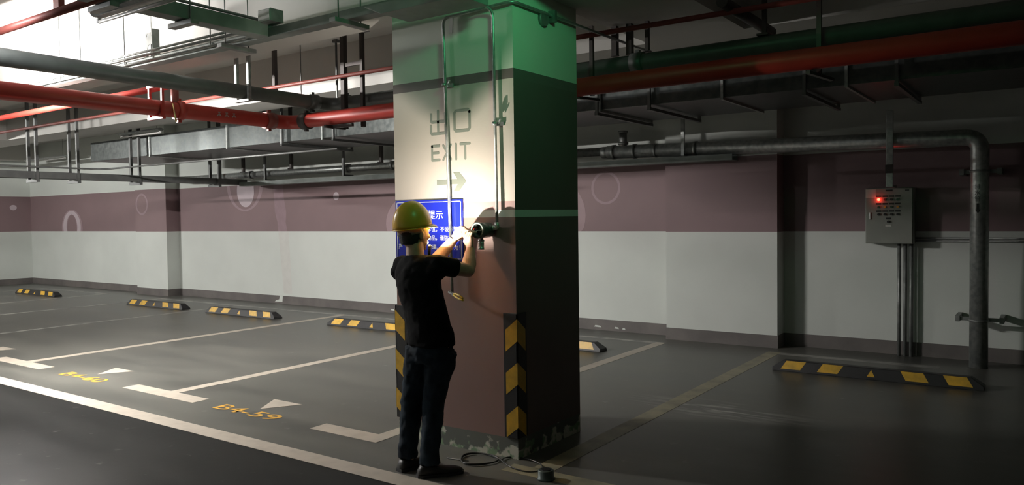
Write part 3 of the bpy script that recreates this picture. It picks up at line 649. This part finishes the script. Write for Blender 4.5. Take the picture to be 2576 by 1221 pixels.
# ---- conduits on the column
def conduit(name, pts, label, r=.0105, m=galv, rb=.05):
    return pipe(name, pts, r, m, label, 'conduit', 14, r_bend=rb)
cA = conduit('steel_conduit', [(-3.395, 4.115, 1.085), (-3.44, 4.118, 2.955), (-2.862, 4.118, 2.975), (-2.855, 4.98, 2.975), (-2.855, 6.2, 2.985)], 'steel conduit rising through the EXIT letters and wrapping the column top')
cB = conduit('steel_conduit', [(-3.0082, 4.118, 1.558), (-3.022, 4.122, 2.93), (-3.035, 4.06, 2.965), (-3.035, 2.9, 2.975)], 'steel conduit rising from the gas detector to the column top')
def saddle(o, x, z, y=4.14):
    b = MB().box(x-.03, x+.045, y-.004, CY0-.0005, z-.012, z+.012); b.tube([(x, 4.098, z-.011), (x, 4.098, z+.011)], .0145, 12); b.bar((x+.02, 4.115, z+.0), (x+.04, 4.112, z+.03), .008, .008); b.build('conduit_clip', galv, o)
saddle(cA, -3.425, 2.50); saddle(cB, -3.003, 2.205)
b = MB().tube([(-2.884, 4.50, 2.94), (-2.858, 4.50, 2.94)], .05, 20); b.box(-2.884, -2.83, 4.58, 4.61, 2.93, 3.01); b.build('conduit_clip', galv_dull, cA)
# ================================================================== GAS DETECTOR
det_m = mat('detector_green_grey_paint', (.10, .13, .12), .4, .3, var=.2, scale=30)
steel_br = mat('bright_steel', (.62, .62, .60), .3, .45, var=.15, scale=40)
GD = thing('gas_detector', (-3.12, 4.07, 1.52), 'round open gas detector head with hanging sensor, under the worker hands', 'gas detector')
b = MB(); c = Vector((-3.082, 0, 1.512))
def ringtube(b, y0, y1, ro, ri, seg=32, mi=0):
    vs = []; fs = []
    for (y, r) in ((y0, ri), (y0, ro), (y1, ro), (y1, ri)):
        for k in range(seg): a = 2*PI*k/seg; vs.append((c.x+r*math.cos(a), y, c.z+r*math.sin(a)))
    for j in range(4):
        for k in range(seg): k2 = (k+1) % seg; fs.append((j*seg+k, j*seg+k2, ((j+1) % 4)*seg+k2, ((j+1) % 4)*seg+k))
    b.add(vs, fs, mi, True)
ringtube(b, 4.005, 4.10, .050, .041)
b.tube([(c.x, 4.085, c.z), (c.x, 4.125, c.z)], .049, 28); b.box(c.x-.03, c.x+.03, 4.12, CY0-.0005, c.z-.03, c.z+.03)
b.tube([(c.x+.022, 4.085, c.z+.008), (-3.040, 4.105, 1.524)], .03, 20, rs=[.034, .020]); b.build('housing', det_m, GD)
b = MB(); ringtube(b, 4.0, 4.012, .054, .040); b.build('threaded_rim', det_m, GD)
b = MB().tube([(c.x, 4.06, c.z), (c.x, 4.07, c.z)], .038, 24); b.box(c.x-.018, c.x+.018, 4.045, 4.06, c.z-.012, c.z+.02); b.build('terminal_board', mat('circuit_green', (.03, .12, .06), .4, var=.4, scale=90), GD)
b = MB()
for k, colr in enumerate((0, 1, 2)): b.tube(bend([(c.x+.01*k-.02, 4.055, c.z-.005), (c.x+.012*k-.03, 4.01, c.z+.02-.01*k), (c.x+.01*k-.02, 3.985, c.z-.01)], .02), .0022, 6, mi=k)
b.build('wires', [mat('red_wire', (.5, .03, .02), .4), mat('black_wire', (.02, .02, .02), .4), mat('white_wire', (.6, .6, .6), .4)], GD)
b = MB().tube([(-3.044, 4.104, 1.524), (-3.028, 4.110, 1.525)], .017, 18)
b.tube(bend([(-3.030, 4.110, 1.525), (-3.008, 4.117, 1.526), (-3.0082, 4.118, 1.562)], .016), .0155, 18); b.build('elbow_fitting', steel_br, GD)
sx, sy = -3.098, 4.062
b = MB().tube([(sx, sy, 1.475), (sx, sy, 1.448)], .016, 6); b.tube([(sx, sy, 1.45), (sx, sy, 1.437)], .021, 24); b.build('sensor_nut', steel_br, GD)
b = MB().tube([(sx, sy, 1.437), (sx, sy, 1.422), (sx, sy, 1.42), (sx, sy, 1.40), (sx, sy, 1.397), (sx, sy, 1.383)], .02, 28, rs=[.019, .019, .0165, .0165, .0195, .0195])
for k in range(12):
    a = 2*PI*k/12; b.bar((sx+.0165*math.cos(a), sy+.0165*math.sin(a), 1.40), (sx+.0165*math.cos(a), sy+.0165*math.sin(a), 1.421), .003, .003)
b.build('sensor_cap', steel_br, GD)
# cover of the detector on the floor
CV = thing('detector_cover', (-2.53, 3.93, 0), 'round dark detector cover standing on the floor by the column', 'cover')
b = MB(); seg = 28
b.tube([(-2.53, 3.93, .0005), (-2.53, 3.93, .012), (-2.53, 3.93, .015), (-2.53, 3.93, .055), (-2.53, 3.93, .06)], .05, seg, rs=[.055, .055, .049, .049, .044]); b.build('cover_shell', det_m, CV)
MB().tube([(-2.53, 3.93, .0605), (-2.53, 3.93, .063)], .03, 24).build('cover_window', black_plastic, CV)
# cable loops on the floor
cab = mat('black_cable_sheath', (.02, .022, .02), .4)
CB = thing('cable_coil', (-3.05, 4.0, 0), 'thin black cable lying in loops at the foot of the column', 'cable')
pts = []
for k in range(150):
    t = k/149
    if t < .62:
        a = t/.62*2*PI*2.15 + .6; rr = .128+.012*math.sin(3*a); pts.append((-3.10+rr*1.02*math.cos(a), 4.0+rr*.92*math.sin(a), .006+.004*(1+math.sin(a*1.5))))
    else:
        a = (t-.62)/.38*2*PI*1.02 + PI + .35; pts.append((-2.80+.17*math.cos(a), 4.02+.10*math.sin(a)-.04*math.cos(a)+.05, .007+.003*(1+math.sin(a*2))))
def smooth(p, n=4):
    p = [Vector(q) for q in p]
    for _ in range(n): p = [p[0]]+[(p[i-1]+p[i]*2+p[i+1])/4 for i in range(1, len(p)-1)]+[p[-1]]
    return p
MB().tube(smooth(pts, 6), .0042, 8).build('cable_sheath', cab, CB)
CC = thing('cable_coil', (-3.3, 3.95, 0), 'short grey wire end on the floor beside the right shoe', 'cable')
MB().tube(smooth([(-3.30, 3.92, .004), (-3.24, 3.93, .004), (-3.18, 3.925, .006), (-3.14, 3.945, .004)], 1), .003, 8).build('cable_sheath', galv_dull, CC)
# pliers hooked on the conduit end
PL = thing('pliers', (-3.36, 4.08, 1.08), 'yellow-handled pliers resting across the lower end of the left conduit', 'pliers')
ypl = mat('yellow_plastic_grip', (.75, .55, .08), .4, var=.1)
for s in (0, 1):
    MB().tube(smooth([(-3.36, 4.085, 1.075-.004*s), (-3.33, 4.075, 1.078-.03*s+.006), (-3.29, 4.06, 1.074-.026*s), (-3.25, 4.05, 1.055-.012*s)], 1), .007, 10).build('grip', ypl, PL)
b = MB().bar((-3.355, 4.087, 1.072), (-3.41, 4.10, 1.088), .02, .012); b.tube([(-3.36, 4.078, 1.072), (-3.36, 4.094, 1.072)], .011, 12); b.build('jaw', steel_br, PL)
# ================================================================== CONTROL BOX
BX0, BX1, BY, BZ0, BZ1 = -1.745, -1.272, 9.31, 1.245, 1.855
CBX = thing('control_box', ((BX0+BX1)/2, YW, BZ0), 'grey electrical control box with a glowing red light on the back wall', 'control box')
MB().box(BX0, BX1, BY+.012, YW-.0005, BZ0, BZ1).build('cabinet', grey_plastic, CBX, bevel=.004)
door = MB().box(BX0+.006, BX1-.006, BY, BY+.0115, BZ0+.006, BZ1-.006).build('cabinet_door', grey_plastic, CBX, bevel=.003)
yf = BY-.0015
hd = MB().box(BX0+.04, BX0+.06, BY-.012, BY-.0005, BZ0+.265, BZ0+.345).build('door_handle', steel_br, door, bevel=.004)
MB().box(BX0+.004, BX0+.107, BY-.002, BY-.0002, BZ1-.105, BZ1-.012).build('label_sticker', cream_plastic, door)
def knob(x, z, m, nm, r=.013, d=.014):
    return MB().tube([(x, BY-.0005, z), (x, BY-d, z)], r, 20).build(nm, m, door)
plate = MB()
redoff = mat('dark_red_lens', (.18, .02, .02), .35); yl = mat('orange_button', (.75, .35, .04), .4); gl = mat('dark_green_button', (.03, .09, .05), .4)
red_on = mat('glowing_red_lens', (1, .05, .02), .3, emit=(1, .03, .015), es=22)
for r in range(3):
    for cc in range(4):
        x = BX0+.137+cc*.0635; z = BZ1-.092-r*.081
        plate.box(x-.027, x+.027, BY-.002, BY-.0003, z-.009, z+.009)
        zz_ = z-.035
        if r == 0: knob(x, zz_, (red_on, redoff, black_plastic, gl)[cc], 'indicator_lamp' if cc < 2 else 'button', .0155 if cc == 0 else .013)
        elif r == 1: knob(x, zz_, (gl, yl, gl, yl)[cc], 'button', .012)
        else:
            k_ = knob(x, zz_, black_plastic, 'selector_switch', .013, .018)
plate.box(BX0+.24-.035, BX0+.24+.035, BY-.002, BY-.0003, BZ1-.038, BZ1-.02); plate.box(BX0+.235-.026, BX0+.235+.026, BY-.002, BY-.0003, BZ1-.345, BZ1-.325)
plate.box(BX1-.075, BX1-.035, BY-.002, BY-.0003, BZ1-.036, BZ1-.024)
plate.build('name_plates', black_plastic, door); knob(BX0+.235, BZ1-.37, black_plastic, 'selector_switch', .014, .018)
MB().box(BX0+.205, BX0+.265, BY-.002, BY-.0003, BZ1-.425, BZ1-.402).build('label_sticker', cream_plastic, door)
lamp('red_indicator_glow', 'POINT', (BX0+.137, BY-.03, BZ1-.127), .12, (1, .05, .03), .01)
for k in range(3):
    pipe('steel_conduit', [(-1.425+.06*k, 9.455, 0), (-1.425+.06*k, 9.455, BZ0-.001)], .019, galv_dull, ('leftmost', 'middle', 'rightmost')[k] + ' of three steel conduits from floor to control box', 'conduit', 16)
o = thing('cable_riser', (-1.455, 9.04, BZ1), 'galvanised cable riser from the top of the control box up to the duct', 'cable trunking')
MB().box(-1.488, -1.420, 9.01, 9.04, 1.856, 2.66).build('riser_channel', galv, o, bevel=.003)
MB().box(-1.475, -1.435, 9.04, 9.36, 1.856, 1.88).build('riser_foot', galv_dull, o)
b = MB().box(-1.493, -1.415, 9.003, 9.01, 2.0, 2.09); b.build('riser_clip', steel_dark, o)
pipe('steel_conduit', [(-1.271, 9.50, 1.30), (1.5, 9.50, 1.30)], .011, galv_dull, 'thin level conduit on the wall right of the control box', 'conduit', 10)
pipe('steel_conduit', [(-1.271, 9.50, 1.27), (1.5, 9.50, 1.268)], .008, galv_dull, 'lower of the two thin level conduits right of the control box', 'conduit', 10)
# ================================================================== WORKER
skin_m = mat('skin', (.52, .33, .23), .5, color2=(.46, .28, .19), scale=30, bump=.05, bscale=200)
hair_m = mat('black_hair', (.012, .011, .010), .6, bump=.6, bscale=300)
shirt_m = mat('black_tshirt_cotton', (.007, .007, .008), .9, var=.3, scale=20, bump=.1, bscale=200, spec=.15)
jeans_m = mat('dark_blue_denim', (.020, .034, .048), .85, color2=(.010, .015, .022), scale=12, bump=.1, bscale=300, spec=.2)
shoe_m = mat('black_shoe_leather', (.012, .011, .010), .5, var=.2)
hat_m = mat('yellow_hard_hat_plastic', (.85, .50, .05), .3, var=.05, scale=3)
band_m = mat('grey_hat_harness', (.35, .34, .30), .6, var=.2, scale=30)
FH = Vector((math.sin(math.radians(13)), math.cos(math.radians(13)), 0))
RH = Matrix.Rotation(math.radians(-13), 3, 'Z')
PO = Vector((-3.27, 3.62, 0))
WK = thing('person', PO, 'worker in black T-shirt and yellow hard hat, back turned, hands on the detector', 'person')
def capsule(b, pts, rs, seg=16):
    b.tube(pts, 0, seg, rs=rs)
    for p, r in ((pts[0], rs[0]), (pts[-1], rs[-1])): b.ell(p, (r, r, r), seg, 8)
def loft(b, rings, seg=28):
    """rings: (centre, a, bb, yaw) horizontal ellipses"""
    vs = []; fs = []
    for (c, a, bb, yw) in rings:
        for k in range(seg):
            t = 2*PI*k/seg; x = a*math.cos(t); y = bb*math.sin(t); vs.append((c[0]+x*math.cos(yw)-y*math.sin(yw), c[1]+x*math.sin(yw)+y*math.cos(yw), c[2]))
    n = len(rings)
    for j in range(n-1):
        for k in range(seg): k2 = (k+1) % seg; fs.append((j*seg+k, j*seg+k2, (j+1)*seg+k2, (j+1)*seg+k))
    fs.append(tuple(range(seg))[::-1]); fs.append(tuple((n-1)*seg+k for k in range(seg)))
    b.add(vs, fs, 0, True)
def fuse(o, vox, smooth=6, fac=.5, disp=0, dsize=.1, seed=0):
    r = o.modifiers.new('fuse', 'REMESH'); r.mode = 'VOXEL'; r.voxel_size = vox; r.use_smooth_shade = True
    s = o.modifiers.new('smooth', 'SMOOTH'); s.iterations = smooth; s.factor = fac
    if disp:
        t = bpy.data.textures.new('folds', 'CLOUDS'); t.noise_scale = dsize; t.noise_depth = 2
        d = o.modifiers.new('folds', 'DISPLACE'); d.texture = t; d.strength = disp; d.mid_level = .5; d.texture_coords = 'LOCAL'
    return o
YT = math.radians(-6)
shR = Vector((-3.125, 3.65, 1.308)); elR = Vector((-3.035, 3.84, 1.262)); wrR = Vector((-3.128, 3.985, 1.388))
shL = Vector((-3.425, 3.66, 1.298)); elL = Vector((-3.385, 3.87, 1.258)); wrL = Vector((-3.262, 3.985, 1.458))
HC = Vector((-3.325, 3.665, 1.505))
b = MB()
# torso, neck
loft(b, [((-3.185, 3.65, .80), .15, .10, YT), ((-3.20, 3.645, .95), .145, .098, YT), ((-3.245, 3.635, 1.1), .14, .095, YT), ((-3.27, 3.63, 1.22), .155, .10, YT), ((-3.282, 3.635, 1.28), .14, .09, YT), ((-3.288, 3.64, 1.335), .10, .065, YT)])
capsule(b, [(-3.295, 3.64, 1.33), (-3.305, 3.645, 1.40), (-3.318, 3.655, 1.46)], [.062, .055, .055], 20)
# head: skull, jaw, features
b.ell(HC, (.076, .097, .112), 28, 20, rot=RH); b.ell(HC+FH*.022+Vector((0, 0, -.052)), (.06, .07, .068), 24, 16, rot=RH)
b.ell(HC+FH*.062+Vector((0, 0, -.098)), (.026, .024, .02), 16, 10, rot=RH)
b.tube([HC+FH*.088+Vector((0, 0, .012)), HC+FH*.098+Vector((0, 0, -.008)), HC+FH*.108+Vector((0, 0, -.030))], .012, 10, rs=[.009, .011, .014])
for s in (-1, 1):
    sd = Vector((FH.y, -FH.x, 0))*s
    b.ell(HC+sd*.077+FH*.002+Vector((0, 0, -.015)), (.009, .019, .031), 14, 10, rot=RH)
    b.ell(HC+FH*.072+sd*.034+Vector((0, 0, -.03)), (.022, .02, .018), 12, 8, rot=RH)
    b.ell(HC+FH*.086+sd*.030+Vector((0, 0, .022)), (.02, .010, .007), 12, 8, rot=RH)
b.ell(HC+FH*.092+Vector((0, 0, -.060)), (.024, .011, .006), 12, 8, rot=RH); b.ell(HC+FH*.090+Vector((0, 0, -.071)), (.022, .011, .007), 12, 8, rot=RH)
# legs (inside the jeans) and feet
hipR = Vector((-3.115, 3.66, .84)); hipL = Vector((-3.265, 3.65, .84)); knR = Vector((-3.19, 3.665, .43)); knL = Vector((-3.352, 3.645, .43)); anR = Vector((-3.165, 3.60, .10)); anL = Vector((-3.365, 3.62, .10))
for (h, k, a) in ((hipR, knR, anR), (hipL, knL, anL)): capsule(b, [h, (h+k)/2, k, (k*.6+a*.4), a, a+Vector((0, 0, -.05))], [.075, .064, .05, .05, .036, .034], 18)
# arms
def arm(sh, el, wr):
    capsule(b, [sh, sh.lerp(el, .5), el], [.05, .048, .042]); capsule(b, [el, el.lerp(wr, .3), el.lerp(wr, .75), wr], [.042, .048, .037, .029])
arm(shR, elR, wrR); arm(shL, elL, wrL)
def finger(base, mid, dist, tip, r0):
    b.tube([base, mid, dist, tip], 0, 10, rs=[r0*1.05, r0, r0*.93, r0*.78]); b.ell(base, (r0*1.05,)*3, 10, 6); b.ell(mid, (r0*1.04,)*3, 10, 6); b.ell(dist, (r0*.97,)*3, 10, 6); b.ell(tip, (r0*.78,)*3, 10, 6)
def hand(wr, kn, across, out, curl, lens=(.074, .082, .077, .060), thumb=None, spread=.1):
    """palm from wrist to knuckles; fingers leave along out and curl towards curl"""
    A = across.normalized(); d = (kn-wr)
    N = d.cross(A).normalized()
    vs = []
    for t, w, th in ((0, .026, .020), (.35, .037, .021), (.75, .044, .018), (1, .043, .014)):
        c = wr+d*t
        for k in range(14):
            a = 2*PI*k/14; vs.append(c+A*w*math.cos(a)+N*th*math.sin(a))
    fs = [(j*14+k, j*14+(k+1) % 14, (j+1)*14+(k+1) % 14, (j+1)*14+k) for j in range(3) for k in range(14)] + [tuple(range(14))[::-1], tuple(42+k for k in range(14))]
    b.add(vs, fs, 0, True); b.ell(wr, (.022,)*3, 12, 8)
    for i, s in enumerate((-.033, -.0112, .0112, .032)):
        L = lens[i]; o_ = (out.normalized()+A*(i-1.5)*spread).normalized(); c_ = curl.normalized()
        base = kn+A*s; mid = base+o_*L*.45; v2 = (o_*.6+c_*.75).normalized(); dist = mid+v2*L*.30; v3 = (o_*.15+c_).normalized(); tip = dist+v3*L*.24
        finger(base, mid, dist, tip, (.0098, .010, .0096, .0084)[i])
    if thumb:
        b.tube([Vector(p) for p in thumb], 0, 10, rs=[.015, .0115, .0105, .0085]); b.ell(thumb[-1], (.0085,)*3, 10, 6); b.ell(thumb[1], (.0118,)*3, 10, 6)
V = Vector
# right hand rises vertically and its fingers close over the rim of the detector
knR_ = V((-3.130, 3.962, 1.470)); hand(wrR, knR_, V((.85, -.25, .05)), V((.18, .35, .9)), V((.25, .9, -.3)), (.066, .072, .068, .056), [wrR+V((-.012, .0, .02)), V((-3.168, 3.975, 1.440)), V((-3.163, 3.978, 1.478)), V((-3.142, 3.992, 1.505))])
# left hand comes in from the left, fingers pointing to the opening
knL_ = V((-3.198, 3.985, 1.505)); hand(wrL, knL_, V((-.32, -.45, .72)), V((.92, .05, .12)), V((.5, .72, -.3)), (.060, .066, .062, .052), [wrL+V((.018, -.012, .0)), V((-3.222, 3.962, 1.460)), V((-3.190, 3.962, 1.472)), V((-3.160, 3.975, 1.490))])
body = b.build('body', skin_m, WK, origin=None); fuse(body, .0042, 3, .45)
# t-shirt
b = MB()
loft(b, [((-3.185, 3.648, .805), .172, .125, YT), ((-3.188, 3.646, .86), .168, .124, YT), ((-3.205, 3.642, .96), .163, .120, YT), ((-3.243, 3.632, 1.1), .160, .116, YT), ((-3.265, 3.628, 1.18), .165, .118, YT), ((-3.280, 3.632, 1.27), .166, .108, YT), ((-3.283, 3.638, 1.318), .145, .090, YT), ((-3.290, 3.643, 1.348), .105, .070, YT), ((-3.295, 3.643, 1.366), .072, .064, YT)])
for sh, el, e in ((shR, elR, .62), (shL, elL, .72)):
    b.tube([sh+(V((-3.285, 3.64, 1.30))-sh)*.35, sh, sh.lerp(el, .3), sh.lerp(el, e)], 0, 22, rs=[.066, .064, .062, .061]); b.ell(sh, (.062, .064, .062), 20, 12)
    b.ell(sh+V((0, -.015, -.04)), (.06, .075, .065), 18, 10)
sh_o = b.build('t_shirt', shirt_m, WK); fuse(sh_o, .009, 7, .5, .020, .09)
# jeans
b = MB()
loft(b, [((-3.19, 3.652, .70), .135, .10, YT), ((-3.19, 3.652, .76), .155, .118, YT), ((-3.186, 3.65, .84), .152, .116, YT), ((-3.19, 3.648, .92), .145, .105, YT)])
for (h, k, a, s) in ((hipR, knR, anR, 1), (hipL, knL, anL, -1)):
    h2 = h+V((.006*s, 0, -.06)); b.tube([h2, h2.lerp(k, .35), h2.lerp(k, .75), k, k.lerp(a, .4), a+V((0, -.005, .06)), a+V((0, -.005, -.02))], 0, 24, rs=[.098, .090, .076, .070, .066, .060, .064])
je = b.build('jeans', jeans_m, WK); fuse(je, .009, 4, .5, .024, .07)
# shoes
def shoe(a, yaw, nm='shoe'):
    d = V((math.sin(yaw), math.cos(yaw), 0)); s = V((d.y, -d.x, 0)); b = MB(); vs = []; fs = []; seg = 18
    prof = [(-.075, .026, .045), (-.055, .038, .078), (-.01, .041, .085), (.05, .043, .066), (.11, .049, .052), (.165, .046, .045), (.20, .030, .034), (.213, .010, .022)]
    for (t, w, h) in prof:
        for k in range(seg):
            q = 2*PI*k/seg; z = h/2+h/2*math.sin(q); x = w*math.copysign(abs(math.cos(q))**.7, math.cos(q)); vs.append(V((a.x, a.y, 0))+d*t+s*x+V((0, 0, max(.002, z))))
    for j in range(len(prof)-1):
        for k in range(seg): k2 = (k+1) % seg; fs.append((j*seg+k, j*seg+k2, (j+1)*seg+k2, (j+1)*seg+k))
    fs += [tuple(range(seg))[::-1], tuple((len(prof)-1)*seg+k for k in range(seg))]
    b.add(vs, fs, 0, True); o = b.build(nm, shoe_m, WK)
    b = MB(); pr = [(-.08, .030), (-.05, .042), (.05, .045), (.11, .052), (.17, .047), (.205, .03), (.218, .008)]
    poly = [V((a.x, a.y, 0))+d*t+s*w for t, w in pr] + [V((a.x, a.y, 0))+d*t-s*w for t, w in reversed(pr)]
    b.prism([(p.x, p.y) for p in poly], 0, .018, 'z'); so = b.build('shoe_sole', rubber, o)
    return o
shoe(anR+V((.0, -.01, 0)), math.radians(36)); shoe(anL, math.radians(12))
# hair
b = MB(); b.ell(HC+V((0, 0, .000))-FH*.010, (.080, .098, .125), 48, 30, rot=RH)
hr = b.build('hair', hair_m, WK)
bm = bmesh.new(); bm.from_mesh(hr.data)
kill = []
for f in bm.faces:
    c = f.calc_center_median()-HC; fr = c.dot(FH)
    if c.z < -.078 or (fr > -.025 and c.z < -.035) or (fr > .005 and c.z < .0) or (fr > .03 and c.z < .045): kill.append(f)
bmesh.ops.delete(bm, geom=kill, context='FACES'); bm.to_mesh(hr.data); bm.free()
so = hr.modifiers.new('thick', 'SOLIDIFY'); so.thickness = .006
# hard hat
HT = V((-3.333, 3.660, 1.540)); RT = RH @ Matrix.Rotation(math.radians(8), 3, 'X'); hat = MB(); seg = 40; vs = []; fs = []; rows = 12
for j in range(rows+1):
    ph = PI/2*j/rows
    for k in range(seg):
        q = 2*PI*k/seg; cp = math.cos(ph)**.80; x = .114*cp*math.cos(q); y = .131*cp*math.sin(q); z = .158*math.sin(ph)
        z += .008*math.exp(-(x/.018)**2)*math.sin(ph)**.5*(1 if j < rows else 1)
        vs.append(HT+RT@V((x, y, z)))
for j in range(rows):
    for k in range(seg): k2 = (k+1) % seg; fs.append((j*seg+k, j*seg+k2, (j+1)*seg+k2, (j+1)*seg+k))
hat.add(vs, fs, 0, True); H = hat.build('hard_hat', hat_m, WK); H['label'] = 'glossy yellow hard hat'
q = H.modifiers.new('thick', 'SOLIDIFY'); q.thickness = .003; q.offset = -1
b = MB(); vs = []; fs = []; n = 48
for k in range(n):
    t = 2*PI*k/n; s_ = math.sin(t); ext = .006 + (.040*max(0, s_)**2.0)
    for e, dz in ((0, .004), (.5, -.004*max(0, s_)), (1, -.004-.022*max(0, s_)**2)):
        x = (.111+ext*e)*math.cos(t); y = (.129+ext*e)*math.sin(t); vs.append(HT+RT@V((x, y, dz)))
for k in range(n):
    for j in range(2): a = k*3+j; c = ((k+1) % n)*3+j; fs.append((a, c, c+1, a+1))
b.add(vs, fs, 0, True); br = b.build('hat_brim', hat_m, H); q = br.modifiers.new('thick', 'SOLIDIFY'); q.thickness = .004
b = MB(); vs = []; fs = []; n = 24
for k in range(n+1):
    t = PI+PI*k/n
    for z in (-.002, -.034-.010*math.sin(PI*k/n)): vs.append(HT+RT@V((.092*math.cos(t), .112*math.sin(t)+.005, z)))
for k in range(n): fs.append((k*2, k*2+1, k*2+3, k*2+2))
b.add(vs, fs, 0, True); hb = b.build('head_band', band_m, H); q = hb.modifiers.new('thick', 'SOLIDIFY'); q.thickness = .004
# wristwatch on the left wrist
d = (wrL-elL).normalized(); wc = wrL-d*.012
b = MB().tube([wc-d*.009, wc+d*.009], .030, 24); b.build('wristwatch', black_plastic, WK)
# torch tucked in the shirt collar
TH = thing('pocket_torch', (-3.29, 3.757, 1.295), 'small black torch shining upward below the worker chin', 'torch')
MB().tube([(-3.29, 3.757, 1.295), (-3.298, 3.776, 1.403), (-3.2985, 3.777, 1.408), (-3.2995, 3.7805, 1.419)], .011, 18, rs=[.010, .010, .0125, .0125]).build('torch_body', black_plastic, TH)
MB().tube([(-3.2996, 3.7807, 1.4192), (-3.2998, 3.7810, 1.420)], .0105, 18).build('torch_lens', mat('lit_torch_lens', (1, 1, 1), .3, emit=(1, .92, .8), es=30), TH)
pipe('service_pipe', [(-1.88, 5.2, 3.04), (-1.88, 6.32, 3.04)], .04, steel_dark, 'short dark pipe crossing forward high above the right-hand bays', 'pipe', 16)
hanger('pipe_hanger', (-1.72, 5.4, 2.7), [((-1.72, 5.62, 2.86), (-1.72, 5.62, ZC), .03)], [((-1.76, 5.6, 2.865), (-1.68, 5.6, 2.865), .08, .015)], steel_dark, 'dark post between the crossing pipe and the lit beam edge', gh)
